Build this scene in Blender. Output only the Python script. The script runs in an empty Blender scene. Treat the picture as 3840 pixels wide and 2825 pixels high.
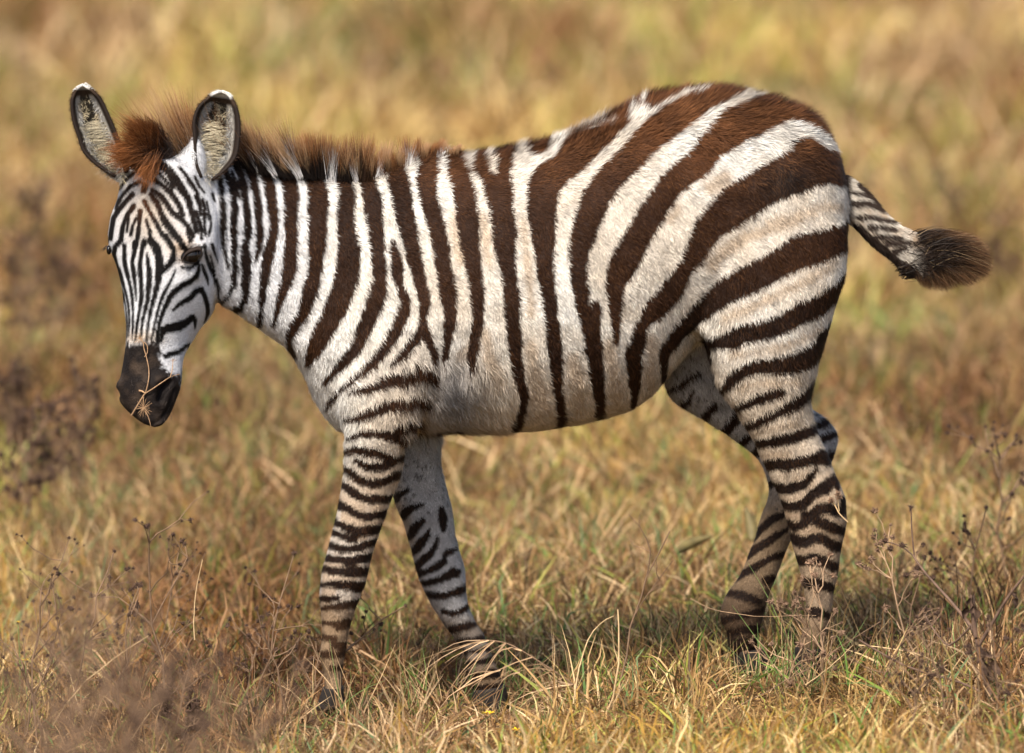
import bpy, math, random
import numpy as np
from mathutils import Vector, Matrix, noise as mnoise
R = math.radians
scene = bpy.context.scene
rng = np.random.default_rng(7)
random.seed(7)

# ------------------------------------------------------------------ camera, world, sun, exposure
CD, CH, PITCH = 12.0, 1.95, R(6.52)
FPX = 1920 * 12.1 / 0.92                       # focal length in photo pixels (3840 wide)
cam_d = bpy.data.cameras.new('camera')
cam = bpy.data.objects.new('camera', cam_d)
scene.collection.objects.link(cam)
cam.location = (0, -CD, CH)
cam.rotation_euler = (R(90) - PITCH, 0, 0)
cam_d.sensor_width = 36
cam_d.lens = 36 * FPX / 3840
cam_d.clip_start = 0.1
cam_d.clip_end = 2000
cam_d.dof.use_dof = True
cam_d.dof.focus_distance = CD / math.cos(PITCH) - 0.10
cam_d.dof.aperture_fstop = 3.2
scene.camera = cam

SUN_EL, SUN_AZ = R(52), R(205)                 # azimuth clockwise from +Y
world = bpy.data.worlds.new('World')
scene.world = world
world.use_nodes = True
nt = world.node_tree
bg = nt.nodes['Background']
sky = nt.nodes.new('ShaderNodeTexSky')
sky.sky_type = 'NISHITA'
sky.sun_disc = False
sky.sun_elevation = SUN_EL
sky.sun_rotation = SUN_AZ
sky.air_density = 1.0
sky.dust_density = 3.0
nt.links.new(sky.outputs[0], bg.inputs[0])
bg.inputs[1].default_value = 0.14
sun_d = bpy.data.lights.new('sun', 'SUN')
sun_d.energy = 3.8
sun_d.angle = R(9)
sun_d.color = (1.0, 0.93, 0.82)
sun = bpy.data.objects.new('sun', sun_d)
scene.collection.objects.link(sun)
sdir = Vector((math.sin(SUN_AZ) * math.cos(SUN_EL), math.cos(SUN_AZ) * math.cos(SUN_EL), math.sin(SUN_EL)))
sun.rotation_euler = (-sdir).to_track_quat('-Z', 'Y').to_euler()
sun.location = sdir * 20
vs = scene.view_settings
vs.view_transform = 'Standard'
vs.look = 'None'
vs.exposure = 0.72
vs.gamma = 1
vs.use_curve_mapping = False

# ------------------------------------------------------------------ geometry helpers
cp, sp_ = math.cos(PITCH), math.sin(PITCH)
def P(px, py, Y=0.0):
    """world point at depth Y where the photograph shows pixel (px,py)"""
    px = np.asarray(px, float); py = np.asarray(py, float); Y = np.asarray(Y, float)
    rx = (px - 1920) / FPX; ry = -(py - 1412.5) / FPX
    dx = rx; dy = cp + ry * sp_; dz = -sp_ + ry * cp
    t = (Y + CD) / dy
    return np.stack([t * dx, Y + 0 * t, CH + t * dz], -1)
def Q(co):
    """photo pixel of world points"""
    x = co[:, 0]; y = co[:, 1] + CD; z = co[:, 2] - CH
    dep = y * cp - z * sp_
    up = y * sp_ + z * cp
    return 1920 + FPX * x / dep, 1412.5 - FPX * up / dep
PX = 0.000479                                   # metres per photo pixel at the zebra

def link(o, parent=None):
    scene.collection.objects.link(o)
    if parent is not None: o.parent = parent
    return o
def tag(o, label=None, cat=None, group=None, kind=None):
    if label: o['label'] = label
    if cat: o['category'] = cat
    if group: o['group'] = group
    if kind: o['kind'] = kind
    return o
def mesh_np(name, verts, tris, mat, parent=None, col=None, nor=None, smooth=True, quads=False, rnd=None):
    me = bpy.data.meshes.new(name)
    k = 4 if quads else 3
    nv, nf = len(verts), len(tris)
    me.vertices.add(nv); me.vertices.foreach_set('co', np.ascontiguousarray(verts, np.float32).ravel())
    me.loops.add(nf * k); me.loops.foreach_set('vertex_index', np.ascontiguousarray(tris, np.int32).ravel())
    me.polygons.add(nf)
    me.polygons.foreach_set('loop_start', np.arange(0, nf * k, k, dtype=np.int32))
    me.polygons.foreach_set('use_smooth', np.full(nf, smooth))
    me.update(calc_edges=True)
    if col is not None: set_col(me, col)
    if rnd is not None:
        a = me.attributes.new('rnd', 'FLOAT', 'POINT'); a.data.foreach_set('value', np.asarray(rnd, np.float32))
    if nor is not None: me.normals_split_custom_set_from_vertices(np.asarray(nor, np.float32).tolist())
    if mat: me.materials.append(mat)
    return link(bpy.data.objects.new(name, me), parent)
def set_col(me, col):
    a = me.attributes.new('coat', 'FLOAT_COLOR', 'POINT')
    c = np.ones((len(me.vertices), 4), np.float32); c[:, :3] = col
    a.data.foreach_set('color', c.ravel())
def get_co(me):
    c = np.empty(len(me.vertices) * 3, np.float32); me.vertices.foreach_get('co', c); return c.reshape(-1, 3).astype(float)
def get_no(me):
    c = np.empty(len(me.vertices) * 3, np.float32); me.vertices.foreach_get('normal', c); return c.reshape(-1, 3).astype(float)
def unit(v): return v / np.maximum(np.linalg.norm(v, axis=-1, keepdims=True), 1e-9)

def vnoise(co, scale, seed=0):
    """smooth value noise, vectorised, -1..1"""
    p = co * scale + seed * 17.31
    i = np.floor(p).astype(np.int64); f = p - i; f = f * f * (3 - 2 * f)
    def h(ix, iy, iz):
        n = (ix * 73856093) ^ (iy * 19349663) ^ (iz * 83492791)
        n = (n ^ (n >> 13)) * 1274126177
        n = (n ^ (n >> 16)) & 0xffffff
        return n / 0xffffff * 2 - 1
    out = 0
    for a in (0, 1):
        wa = f[:, 0] if a else 1 - f[:, 0]
        for b in (0, 1):
            wb = f[:, 1] if b else 1 - f[:, 1]
            for c in (0, 1):
                wc = f[:, 2] if c else 1 - f[:, 2]
                out = out + wa * wb * wc * h(i[:, 0] + a, i[:, 1] + b, i[:, 2] + c)
    return out

# ------------------------------------------------------------------ materials
def new_mat(name, rough=0.7, spec=0.3):
    m = bpy.data.materials.new(name); m.use_nodes = True
    b = m.node_tree.nodes['Principled BSDF']
    b.inputs['Roughness'].default_value = rough
    b.inputs['Specular IOR Level'].default_value = spec
    return m, m.node_tree, b
def coat_mat(name, rough=0.65, spec=0.2, gain=1.0, sheen=0.0, bump=0.0):
    m, t, b = new_mat(name, rough, spec)
    a = t.nodes.new('ShaderNodeAttribute'); a.attribute_name = 'coat'
    n = t.nodes.new('ShaderNodeTexNoise'); n.inputs['Scale'].default_value = 260; n.inputs['Detail'].default_value = 3
    tc = t.nodes.new('ShaderNodeTexCoord'); t.links.new(tc.outputs['Object'], n.inputs['Vector'])
    mr = t.nodes.new('ShaderNodeMapRange'); mr.inputs[1].default_value = 0.3; mr.inputs[2].default_value = 0.7
    mr.inputs[3].default_value = 0.85 * gain; mr.inputs[4].default_value = 1.12 * gain
    t.links.new(n.outputs[0], mr.inputs[0])
    mx = t.nodes.new('ShaderNodeVectorMath'); mx.operation = 'SCALE'
    t.links.new(a.outputs['Color'], mx.inputs[0]); t.links.new(mr.outputs[0], mx.inputs['Scale'])
    t.links.new(mx.outputs[0], b.inputs['Base Color'])
    if bump:
        bp = t.nodes.new('ShaderNodeBump'); bp.inputs['Strength'].default_value = bump; bp.inputs['Distance'].default_value = 0.002
        t.links.new(n.outputs[0], bp.inputs['Height']); t.links.new(bp.outputs[0], b.inputs['Normal'])
    if sheen: b.inputs['Sheen Weight'].default_value = sheen
    return m
M_skin = coat_mat('zebra_skin', 0.7, 0.12, 0.9, bump=0.8)
M_fur = coat_mat('zebra_fur', 0.6, 0.10, 1.0)
M_hair = coat_mat('zebra_hair', 0.5, 0.12, 1.0)
def plain(name, col, rough=0.7, spec=0.3, scale=40, var=0.25):
    m, t, b = new_mat(name, rough, spec)
    n = t.nodes.new('ShaderNodeTexNoise'); n.inputs['Scale'].default_value = scale; n.inputs['Detail'].default_value = 4
    tc = t.nodes.new('ShaderNodeTexCoord'); t.links.new(tc.outputs['Object'], n.inputs['Vector'])
    cr = t.nodes.new('ShaderNodeValToRGB')
    cr.color_ramp.elements[0].position = 0.3; cr.color_ramp.elements[1].position = 0.7
    cr.color_ramp.elements[0].color = tuple(c * (1 - var) for c in col) + (1,)
    cr.color_ramp.elements[1].color = tuple(min(1, c * (1 + var)) for c in col) + (1,)
    t.links.new(n.outputs[0], cr.inputs[0]); t.links.new(cr.outputs[0], b.inputs['Base Color'])
    return m

# ------------------------------------------------------------------ tracing tables (offset x, offset y, photo px per unit)
TL = dict(A=(200, 300, .3631), B=(300, 900, .4843), C=(800, 400, .4843), D=(800, 1000, .4843), E=(1500, 400, .4843),
          F=(1500, 1000, .4843), G=(2200, 250, .4843), H=(2200, 900, .4843), I=(2700, 250, .3632), J=(2700, 800, .3632),
          K=(3100, 600, .3632), L=(1150, 1500, .3632), M=(1150, 2000, .454), N=(2400, 1350, .3935), O=(2600, 1850, .454))
def T(t, pts):
    ox, oy, s = TL[t]
    return [tuple([ox + p[0] * s, oy + p[1] * s] + [q * s for q in p[2:]]) for p in pts]
def pts(s):
    return [tuple(float(v) for v in g.split(',')) for g in s.split()]

# dark stripes as centre lines x,y,width
NEAR = '''C 40,540,20 60,640,35 70,760,35 72,900,32 68,1000,25 85,1100,18 115,1250,10
C 85,500,25 125,600,40 150,700,45 165,800,50 158,900,50 155,1000,38 155,1100,35 160,1239,25 155,1359,28 130,1449,25 45,1519,20
C 140,500,18 165,590,24 190,690,14
C 160,440,40 210,530,50 235,640,55 250,760,50 262,880,50 258,980,50 245,1080,55 245,1180,60 255,1280,60 250,1400,60 235,1490,45 200,1560,40 110,1585,25
C 240,440,50 300,540,60 325,650,55 345,780,50 352,900,52 355,1000,50 345,1100,35 330,1190,10
C 320,420,60 380,490,70 420,580,80 445,700,75 455,800,65 465,900,55 460,1000,60 430,1100,80 410,1200,75 398,1300,65 380,1459,40 362,1569,30 342,1700,25
C 460,440,80 530,510,90 590,600,110 600,700,110 592,800,90 600,900,80 605,1000,80 600,1080,92 590,1239,105 555,1369,80 510,1499,50 480,1629,28 455,1690,20
C 660,460,80 720,510,90 790,600,130 805,700,150 800,800,145 805,900,135 800,1000,130 795,1100,120 785,1239,110 770,1339,105 745,1439,100 710,1539,90 670,1639,80 620,1709,70 580,1799,45 590,1889,35 620,1939,25
C 880,460,80 960,540,80 1020,600,110 1030,700,130 1020,800,125 1020,900,120 1030,1000,130 1045,1100,160 1040,1239,180 1020,1339,185 990,1439,170 950,1539,160 900,1639,150 850,1739,140 800,1839,120 760,1919,80 730,1989,30
C 1120,520,70 1190,590,110 1225,700,125 1235,800,130 1240,900,125 1255,1000,120 1265,1100,110 1275,1239,100 1280,1339,105 1260,1439,130 1235,1539,120 1200,1639,120 1160,1739,110 1110,1839,95 1040,1939,90 970,2009,70 900,2089,40 860,2129,20
C 1385,1040,30 1400,1130,60 1415,1220,80 1425,1310,85 1440,1360,50
C 1340,470,90 1400,500,150 1430,600,150 1450,700,150 1470,800,140 1490,900,135 1510,1000,130 1530,1100,110 1555,1200,100 1575,1239,92 1595,1339,95 1620,1439,95 1630,1539,80 1615,1639,50 1630,1739,75 1670,1829,60 1700,1909,50 1717,1979,15
D 1620,490,60 1550,570,70 1500,640,60 1440,700,60 1390,740,40
D 1460,190,70 1480,260,90 1470,340,90 1440,420,90 1400,500,85 1340,600,80 1280,680,75 1210,760,60 1130,830,50 1060,890,35 980,960,30 910,1030,25 865,1100,12
F 285,900,30 250,850,80 190,800,90 100,820,100 0,860,100 -92,880,90 -200,930,70 -290,955,40 -400,975,18
F 210,1065,40 160,1020,60 90,1020,70 0,1050,75 -90,1070,80 -160,1100,70 -250,1140,60 -345,1165,45 -445,1190,25
D 1590,1220,45 1520,1200,50 1460,1230,50 1400,1290,40
D 1520,1360,60 1450,1330,80 1350,1305,75 1250,1290,60 1150,1295,50 1040,1335,25
E 200,380,150 200,450,150 195,560,145 215,700,130 240,800,130 265,900,120 290,1000,115 310,1100,115 330,1239,110 360,1439,115 390,1600,90 375,1739,70 362,1839,65 340,1950,40
E 395,330,100 400,400,120 425,500,150 465,600,150 490,700,160 500,800,160 515,900,155 530,1000,150 540,1100,130 565,1239,115 590,1439,105 600,1639,85 590,1739,70 570,1850,60 550,1950,60 540,2020,30
E 620,320,140 790,330,160 700,430,300 730,550,220 760,680,190 780,800,180 790,900,180 800,1000,170 805,1100,150 825,1239,120 855,1439,115 865,1639,115 880,1839,90 905,2039,75 935,2139,60 955,2239,50 945,2339,50 910,2439,70 885,2500,60
E 1000,300,120 1050,310,140 1100,290,130
E 1350,170,60 1500,110,60 1695,120,100 1595,190,150 1495,260,200 1400,320,230 1300,400,250 1200,480,240 1120,580,240 1090,680,230 1090,780,215 1095,900,200 1105,1000,180 1110,1100,150 1115,1239,120 1140,1439,115 1165,1639,95 1192,1839,100 1207,2039,80 1215,2139,70 1235,2289,60 1240,2439,70 1215,2500,50
G 1190,140,60 1100,200,130 1000,230,130 880,270,170 760,340,190 640,420,210 520,510,210 420,600,200 330,700,200 240,790,205 150,890,205 67,1000,205 35,1110,210
G -150,470,90 0,400,110 180,330,130 400,270,160 700,240,180 950,190,160 1150,150,100
E 900,300,100 1100,240,90 1300,170,80 1500,90,80
E 1480,800,210 1435,900,200 1410,1000,180 1385,1100,155 1370,1239,120 1370,1339,115 1393,1439,105 1412,1539,95 1437,1639,100 1470,1739,110 1495,1839,105 1503,1939,105 1513,2039,105 1527,2139,95 1537,2239,85 1545,2339,50 1540,2439,40
F 1395,650,15 1430,635,25 1470,640,40
H 60,480,60 60,600,80 60,700,85 60,800,95 65,900,100 75,1000,100 85,1100,95 90,1200,80 95,1300,60 90,1420,50
N 900,470,50 1000,420,60 1100,380,70 1200,340,80 1300,310,80 1340,300,60
N 1010,640,45 1100,600,55 1200,560,60 1300,510,75 1400,450,85 1500,400,90 1580,340,90 1640,260,70 1665,220,40
N 1105,800,50 1200,780,60 1300,770,80 1400,750,90 1500,720,90 1600,670,90 1680,640,80
N 1180,1010,90 1300,1000,100 1400,1000,90 1500,980,90 1600,950,90 1700,930,120 1780,900,110 1790,950,80
N 1250,1190,50 1360,1230,80 1450,1220,90 1550,1180,80 1630,1100,60 1680,1030,40
N 1330,1360,50 1430,1400,80 1520,1390,80 1600,1330,80 1650,1260,60
N 1670,1260,100 1760,1220,130 1840,1140,110 1885,1220,50
N 1390,1540,60 1480,1590,70 1560,1560,80 1620,1500,90 1700,1420,100 1800,1410,110 1900,1440,90 1970,1440,60 1945,1330,70
O 940,190,90 1060,240,80 1150,280,90 1230,310,80
O 790,340,50 860,390,90 930,400,80 1000,360,80 1080,380,80 1160,430,90 1225,440,80
O 830,520,40 900,560,80 1000,540,80 1080,570,80 1150,600,80 1195,600,60
O 905,720,60 960,740,80 1040,740,80 1120,770,80 1170,790,60
O 920,960,60 1030,990,90 1110,1010,60
H 930,850,26 945,940,18 930,1010,14
F 100,1305,30 300,1290,28 450,1278,24
L 380,540,50 480,510,65 600,525,70 750,550,80 860,590,70 900,620,60 1020,585,50
L 520,620,50 600,670,70 700,690,80 800,680,80 880,640,70 960,600,50
L 365,695,80 480,760,80 560,830,80 660,860,80 760,850,80 850,810,80 930,770,90 985,750,60
L 355,870,80 450,930,90 550,1000,80 650,1030,85 760,1020,90 900,1010,70
L 325,1070,80 440,1130,70 540,1190,80 650,1200,80 750,1185,85 840,1180,80
L 305,1260,70 420,1320,75 520,1360,90 600,1350,90 700,1330,80 800,1300,60
L 265,1360,70 370,1400,70 450,1430,65 500,1440,50
L 235,1490,80 350,1530,80 440,1540,75 540,1520,70 620,1490,70 740,1450,60
M 145,200,55 250,215,60 350,225,62 450,210,65 545,190,60
M 110,280,55 220,310,65 330,320,75 430,315,72 515,310,60
M 85,425,45 200,415,52 300,425,75 400,435,78 485,440,80
M 85,530,45 180,540,50 260,530,35
M 270,760,70 340,740,80 395,730,60
M 215,1110,45 290,1110,40
M 230,930,70 310,920,50
A 1110,870,80 1200,950,90 1270,1050,90 1330,1130,80 1390,1220,60 1420,1330,60 1450,1450,50 1480,1560,46
A 1030,1030,40 1120,1080,60 1200,1150,66 1260,1230,66 1310,1320,56 1340,1400,40
A 1020,1130,30 1120,1200,50 1180,1290,55 1230,1370,55 1300,1420,50 1380,1500,46 1440,1600,46
A 1010,1180,50 1070,1270,66 1110,1370,66 1160,1470,75 1220,1550,75 1290,1640,75
A 940,1250,55 990,1350,46 1040,1440,52 1090,1530,46 1140,1620,46
A 900,1350,55 890,1450,46 880,1550,46 870,1640,46
A 960,1440,36 990,1540,36 1010,1640,40
A 830,1300,55 760,1400,46 720,1500,46 700,1640,52
A 820,1180,55 740,1260,55 680,1340,55 620,1430,52 600,1560,52 590,1640,52
A 900,1050,46 800,1090,40 730,1170,42 680,1240,38 650,1330,28
A 830,960,28 770,1010,36 710,1080,36 680,1130,22
A 950,1080,66 930,1150,60
A 1400,1040,40 1460,1120,38 1500,1180,20
A 1480,1200,46 1510,1290,46 1520,1390,30
A 1560,1380,46 1560,1470,25 1570,1600,20
A 1620,1400,12 1630,1500,15 1600,1600,20
A 680,790,60 600,820,60 560,860,60
A 1300,900,26 1370,985,32 1430,1070,24
A 1540,1230,24 1562,1320,32 1552,1400,22
A 1470,1350,30 1505,1450,36 1530,1560,30 1530,1640,20
A 1640,1170,16 1665,1250,12
A 1385,1560,30 1405,1650,26
A 1330,1420,26 1370,1480,30
A 860,1420,26 820,1500,34 800,1600,34
A 780,1420,26 760,1560,30
A 700,1230,22 660,1310,24
A 1060,1020,26 1090,1050,26
M 110,620,30 250,606,62 350,590,72 445,570,70
M 125,730,30 230,745,50
M 120,850,36 220,872,56
M 110,985,36 200,1003,56 310,985,46
B 300,330,16 335,420,18 355,520,16 365,620,14 368,750,12
B 318,455,16 332,520,14 346,600,12 356,700,10 360,770,8
B 795,140,18 820,168,20 880,178,20 925,155,18 938,110,16 925,75,16
B 225,120,18 250,200,22 285,290,22 300,330,16
A 1180,880,24 1250,960,30 1290,1010,24
A 1090,960,26 1160,1040,30 1230,1110,26
A 1460,1000,18 1500,1090,22 1560,1160,16
A 1580,1250,16 1600,1340,18 1600,1440,14
B 850,20,14 880,-30,18
B 1010,120,12 1035,210,14 1050,280,10
B 195,60,28 205,10,40
B 320,0,45 275,50,52 262,110,45 275,180,45 305,250,48 335,340,35 362,430,28 378,520,24 383,620,18 378,750,14
B 345,40,42 345,150,45 355,220,45 375,300,40 395,380,38 408,470,30 412,560,25 410,650,22 405,770,16
B 430,20,60 420,100,50 405,160,45 415,240,45 425,320,40 432,400,25 437,470,10
B 500,10,46 480,80,45 465,160,45 465,250,48 475,340,45 478,430,45 465,520,40 452,600,35 440,680,30 432,770,20
B 520,110,24 525,150,32 535,220,48 540,300,52 530,400,50 515,500,45 495,580,40 480,660,30 470,750,22
B 550,0,64 590,60,78 610,130,78 615,200,88 610,280,75 600,350,60 580,420,50 558,500,45 540,580,42 528,660,35 515,770,25
B 660,-30,50 690,10,50 725,80,56 720,150,66 690,190,60 640,240,60
B 740,230,15 720,280,30 690,340,35 650,410,40 620,480,35 600,560,33 580,640,30 565,720,25 550,790,20
B 920,180,25 920,230,30 900,280,42 850,320,45 790,350,48 740,390,50 700,430,45 670,490,40 640,560,35 615,640,30 600,720,30 595,810,25
B 790,210,28 850,218,34 905,185,24
B 760,-20,40 780,20,44 820,80,50 870,75,40 935,60,26
B 715,540,20 780,490,40 850,450,45 900,395,50 940,380,45 965,430,40 985,500,35 990,570,30 965,640,12
B 625,790,18 635,740,30 645,695,60 700,680,82 760,670,82 820,640,60 870,600,50 890,620,30 893,680,15
B 660,900,42 720,880,58 780,860,48 820,820,34 845,800,20 840,830,10
B 830,110,50 870,95,60 915,100,50
B 965,40,20 975,120,25 1000,190,30 1030,260,30 1055,330,28 1068,400,22 1065,450,12
B 945,190,20 965,250,30 985,300,25 992,350,10
B 1020,30,15 1045,100,18 1060,150,10
B 1100,0,30 1110,60,28 1115,110,8'''
# dark areas with traced edges
NPOLY = ['G 1130,300 1240,230 1400,195|I 430,250 640,300 900,380 1080,540 1200,660 1250,780 1330,900 1190,800 1100,720 1000,650 850,600 740,560 640,540 540,600 420,670 200,760 80,860 0,900|G 950,790 850,880 720,960 640,1080 580,1180 500,1310 440,1440 380,1540 330,1640|H 300,330 270,400 262,500 255,600 248,700 235,790 205,790 195,700 180,600 160,500 145,400 140,300 165,200 200,100 240,10|G 300,1270 380,1120 440,1020 520,920 600,810 700,730 800,640 900,500 1020,350',
 'I 760,740 900,730 1000,800 1100,850 1200,880 1310,920 1360,1050 1400,1150 1340,1215 1230,1220 1120,1180 1000,1210 900,1260 700,1330 560,1390 420,1480 300,1550 150,1650|J 50,200 0,240|G 950,1420 880,1500 830,1580|H 1010,0 900,110 830,200 790,300 740,400 680,480 600,560 540,620 480,660 450,700 440,800 420,900 420,1000 415,1100 395,1200 380,1290 330,1310 350,1200 340,1130 320,1050 300,980 300,850 340,770 370,660 410,580 440,510 520,420 600,320 680,220 740,110 780,30|G 800,1280 830,1200 900,1110 1000,1000 1080,930 1220,840|I 380,1050 530,950 620,890 700,840 760,760',
 'J 1340,60 1200,120 1040,170 930,190 780,220 650,310 540,380 440,430 300,510 180,570 80,630 0,680|H 960,350 900,420 840,500 770,580 700,650 640,720 590,800 570,860 580,950 590,1040 600,1090 620,1040 620,950 630,880 680,820 740,760 800,700 900,630 1000,560|J 0,990 100,920 200,870 350,810 480,750 620,680 750,600 860,550 980,520 1100,470 1240,410 1310,370 1390,300 1430,200 1420,100 1370,40',
 'J 1330,560 1230,680 1170,750 1080,800 980,850 830,910 700,990 560,1060 400,1110 250,1150 130,1190 0,1250|H 960,760 880,760 890,800 930,850 960,830 1050,830 1130,830|J 130,1390 250,1340 400,1310 560,1270 700,1210 850,1130 1000,1060 1100,1000 1180,930 1250,870 1300,740 1330,650',
 'J 1180,1070 1110,1150 1030,1210 1000,1310 920,1380 800,1430 650,1480 500,1510 350,1520 220,1560 130,1640|N 830,170 790,230 750,290 790,310 850,260 920,200 1000,150 1100,115 1200,110 1300,120 1400,110 1540,90 1620,40 1660,0|J 970,1560 1050,1450 1110,1330 1150,1240 1170,1150']
WHITE = '''E 660,330,50 690,430,55 720,510,30
E 900,290,70 945,370,60 1000,430,70 1080,410,60 1160,370,60 1185,300,70 1180,240,70 1130,220,50
E 1180,250,50 1300,205,14 1500,155,12 1640,135,12
E 560,340,40 600,310,30
G 340,430,45 322,360,32 345,318,18
G 415,290,20 440,272,20
G 350,362,16 500,342,11 640,276,11 800,214,11 900,192,10
G 0,455,16 90,405,34 180,368,24
G 1100,280,50 1200,240,50 1280,200,60 1340,210,40
E 470,350,50 500,400,50'''
# tan shadow stripes lying in the white
TAN = '''G 1640,1160,70 1500,1220,70 1350,1270,70 1200,1330,90 1050,1420,90 950,1520,90
J 1200,480,50 1040,600,60 900,680,60 750,740,60 600,820,70 400,920,80 200,1000,80 50,1070,70
J 1050,1170,40 900,1260,50 700,1340,60 500,1390,60 300,1420,60 120,1450,60
I 1240,1440,50 1100,1430,70 900,1490,80 700,1560,90 500,1620,90
N 950,260,60 1050,220,60 1200,200,60 1350,195,50 1520,200,40
G 1050,860,120 950,930,100
G 640,1180,60 690,1100,50
N 1100,690,50 1300,640,40 1500,580,40
N 1180,900,70 1400,880,70
E 400,800,50 430,1000,50 470,1200,50
E 630,850,60 660,1000,70 680,1200,60
E 950,900,40 980,1200,50 1010,1600,60
F 450,700,60 650,500,60 690,700,80 740,900,80
F 1000,600,80 1050,900,110 1080,1100,120
F 1330,700,90 1370,900,100 1380,1100,90
H 160,800,80 200,1000,100 220,1200,100
H 480,760,70 500,900,70 480,1100,80'''
FARS = '''L 905,1030,66 950,980,56 1010,950,42 1080,930,18
L 990,1210,56 1020,1150,76 1080,1110,56 1150,1090,32 1210,1075,18
L 1060,1420,50 1100,1340,85 1150,1290,76 1200,1240,38
L 1110,1560,56 1180,1480,85 1230,1410,66 1265,1330,28
L 1395,1120,50 1400,1220,95 1415,1330,50
M 860,170,36 920,110,70 970,50,62 1000,10,45
M 890,290,52 960,220,52 1020,170,52 1065,90,36 1075,30,18
M 900,340,60 1000,310,48 1080,270,56 1135,230,46 1140,180,28 1170,160,55 1230,130,18
M 930,410,40 1020,405,56 1100,380,60 1180,340,55 1210,300,36 1250,310,22 1235,350,16
M 980,490,40 1050,510,62 1150,510,56 1250,480,55 1325,440,40
M 1130,640,30 1200,660,38 1270,640,36 1340,590,26
M 1200,790,44 1330,760,44 1400,740,24
M 1250,900,40 1380,880,40 1480,850,30
M 1290,985,36 1420,970,36 1510,950,30
M 1310,1080,50 1420,1060,46 1520,1040,40
M 1320,1190,80 1420,1180,60 1560,1150,70
M 1330,1330,160 1500,1320,160 1600,1300,120
N 180,300,30 280,290,33 380,230,38 480,170,38 560,120,38
N 390,430,50 450,390,48 500,300,33
N 570,580,70 650,500,66 700,430,48
N 780,710,80 860,620,85 920,540,85 980,450,60
N 940,800,50 1040,740,50 1110,700,50
N 1070,910,80 1140,850,70
N 1700,620,70 1780,580,60
N 1740,750,70 1850,710,55 1880,700,40
N 1810,910,60 1880,870,30
N 1210,1200,60 1300,1150,60
O 490,380,46 560,290,52 640,220,52 760,170,52
O 420,530,56 520,460,72 620,400,56 700,340,46 790,290,36
O 360,690,56 450,640,62 540,590,56 640,530,52 730,500,56
O 280,820,46 400,840,70 540,890,56
O 600,720,56 650,700,40
O 230,1050,56 400,1010,40 590,960,46
O 250,1180,80 400,1130,60 560,1120,70
O 280,1280,120 400,1250,120 550,1250,120
O 300,1400,160 450,1380,160 600,1440,120'''
GREYF = ''

RS = 0.5                                        # raster cells per photo pixel
RW, RH = int(3840 * RS), int(2825 * RS)
def parse(txt):
    out = []
    for ln in txt.strip().split('\n'):
        t, s = ln.split(' ', 1)
        out.append(np.array(T(t, pts(s))))
    return out
def field(strokes, polys=(), reach=30):
    """signed distance (photo px, negative inside) to the union of strokes and polygons"""
    F = np.full((RH, RW), 1e3, np.float32)
    for st in strokes:
        for a, b in zip(st[:-1], st[1:]):
            m = max(a[2], b[2]) / 2 + reach
            x0 = int(max(0, (min(a[0], b[0]) - m) * RS)); x1 = int(min(RW, (max(a[0], b[0]) + m) * RS + 1))
            y0 = int(max(0, (min(a[1], b[1]) - m) * RS)); y1 = int(min(RH, (max(a[1], b[1]) + m) * RS + 1))
            if x1 <= x0 or y1 <= y0: continue
            X = (np.arange(x0, x1) + .5) / RS; Yy = ((np.arange(y0, y1) + .5) / RS)[:, None]
            dx, dy = b[0] - a[0], b[1] - a[1]
            t = np.clip(((X - a[0]) * dx + (Yy - a[1]) * dy) / (dx * dx + dy * dy + 1e-6), 0, 1)
            d = np.hypot(X - a[0] - t * dx, Yy - a[1] - t * dy) - (a[2] + (b[2] - a[2]) * t) / 2
            F[y0:y1, x0:x1] = np.minimum(F[y0:y1, x0:x1], d)
    for pl in polys:
        m = reach
        x0 = int(max(0, (pl[:, 0].min() - m) * RS)); x1 = int(min(RW, (pl[:, 0].max() + m) * RS + 1))
        y0 = int(max(0, (pl[:, 1].min() - m) * RS)); y1 = int(min(RH, (pl[:, 1].max() + m) * RS + 1))
        X = (np.arange(x0, x1) + .5) / RS; Yy = ((np.arange(y0, y1) + .5) / RS)[:, None]
        D = np.full((y1 - y0, x1 - x0), 1e3, np.float32); ins = np.zeros((y1 - y0, x1 - x0), bool)
        for a, b in zip(pl, np.roll(pl, -1, 0)):
            dx, dy = b[0] - a[0], b[1] - a[1]
            t = np.clip(((X - a[0]) * dx + (Yy - a[1]) * dy) / (dx * dx + dy * dy + 1e-6), 0, 1)
            D = np.minimum(D, np.hypot(X - a[0] - t * dx, Yy - a[1] - t * dy))
            c = (a[1] > Yy) != (b[1] > Yy)
            ins ^= c & (X < dx * (Yy - a[1]) / (dy if abs(dy) > 1e-6 else 1e-6) + a[0])
        F[y0:y1, x0:x1] = np.minimum(F[y0:y1, x0:x1], np.where(ins, -D, D))
    return F
def sstep(a, b, x):
    t = np.clip((x - a) / (b - a), 0, 1); return t * t * (3 - 2 * t)
def mixc(a, b, t): return a + (b - a) * t[..., None]
npolys = []
for s in NPOLY:
    q = []
    for seg in s.split('|'):
        t, r = seg.split(' ', 1); q += T(t, pts(r))
    npolys.append(np.array(q))
NS = parse(NEAR)
for st in NS:
    if st[:, 0].max() < 715 and st[:, 1].min() < 1290: st[:, 2] *= np.where(st[:, 1] < 900, .86, .80)
Fd = field(NS, npolys)
Fw = field(parse(WHITE))
Ft = field(parse(TAN), reach=60)
Ff = field(parse(FARS))
muz = np.array(T('B', pts('300,806 360,800 420,786 470,800 540,775 590,790 612,815 625,880 640,940 660,1000 700,1022 735,1032 790,1025 820,1200 700,1500 300,1480 200,1100')))
Fm = field([], [muz])

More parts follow.
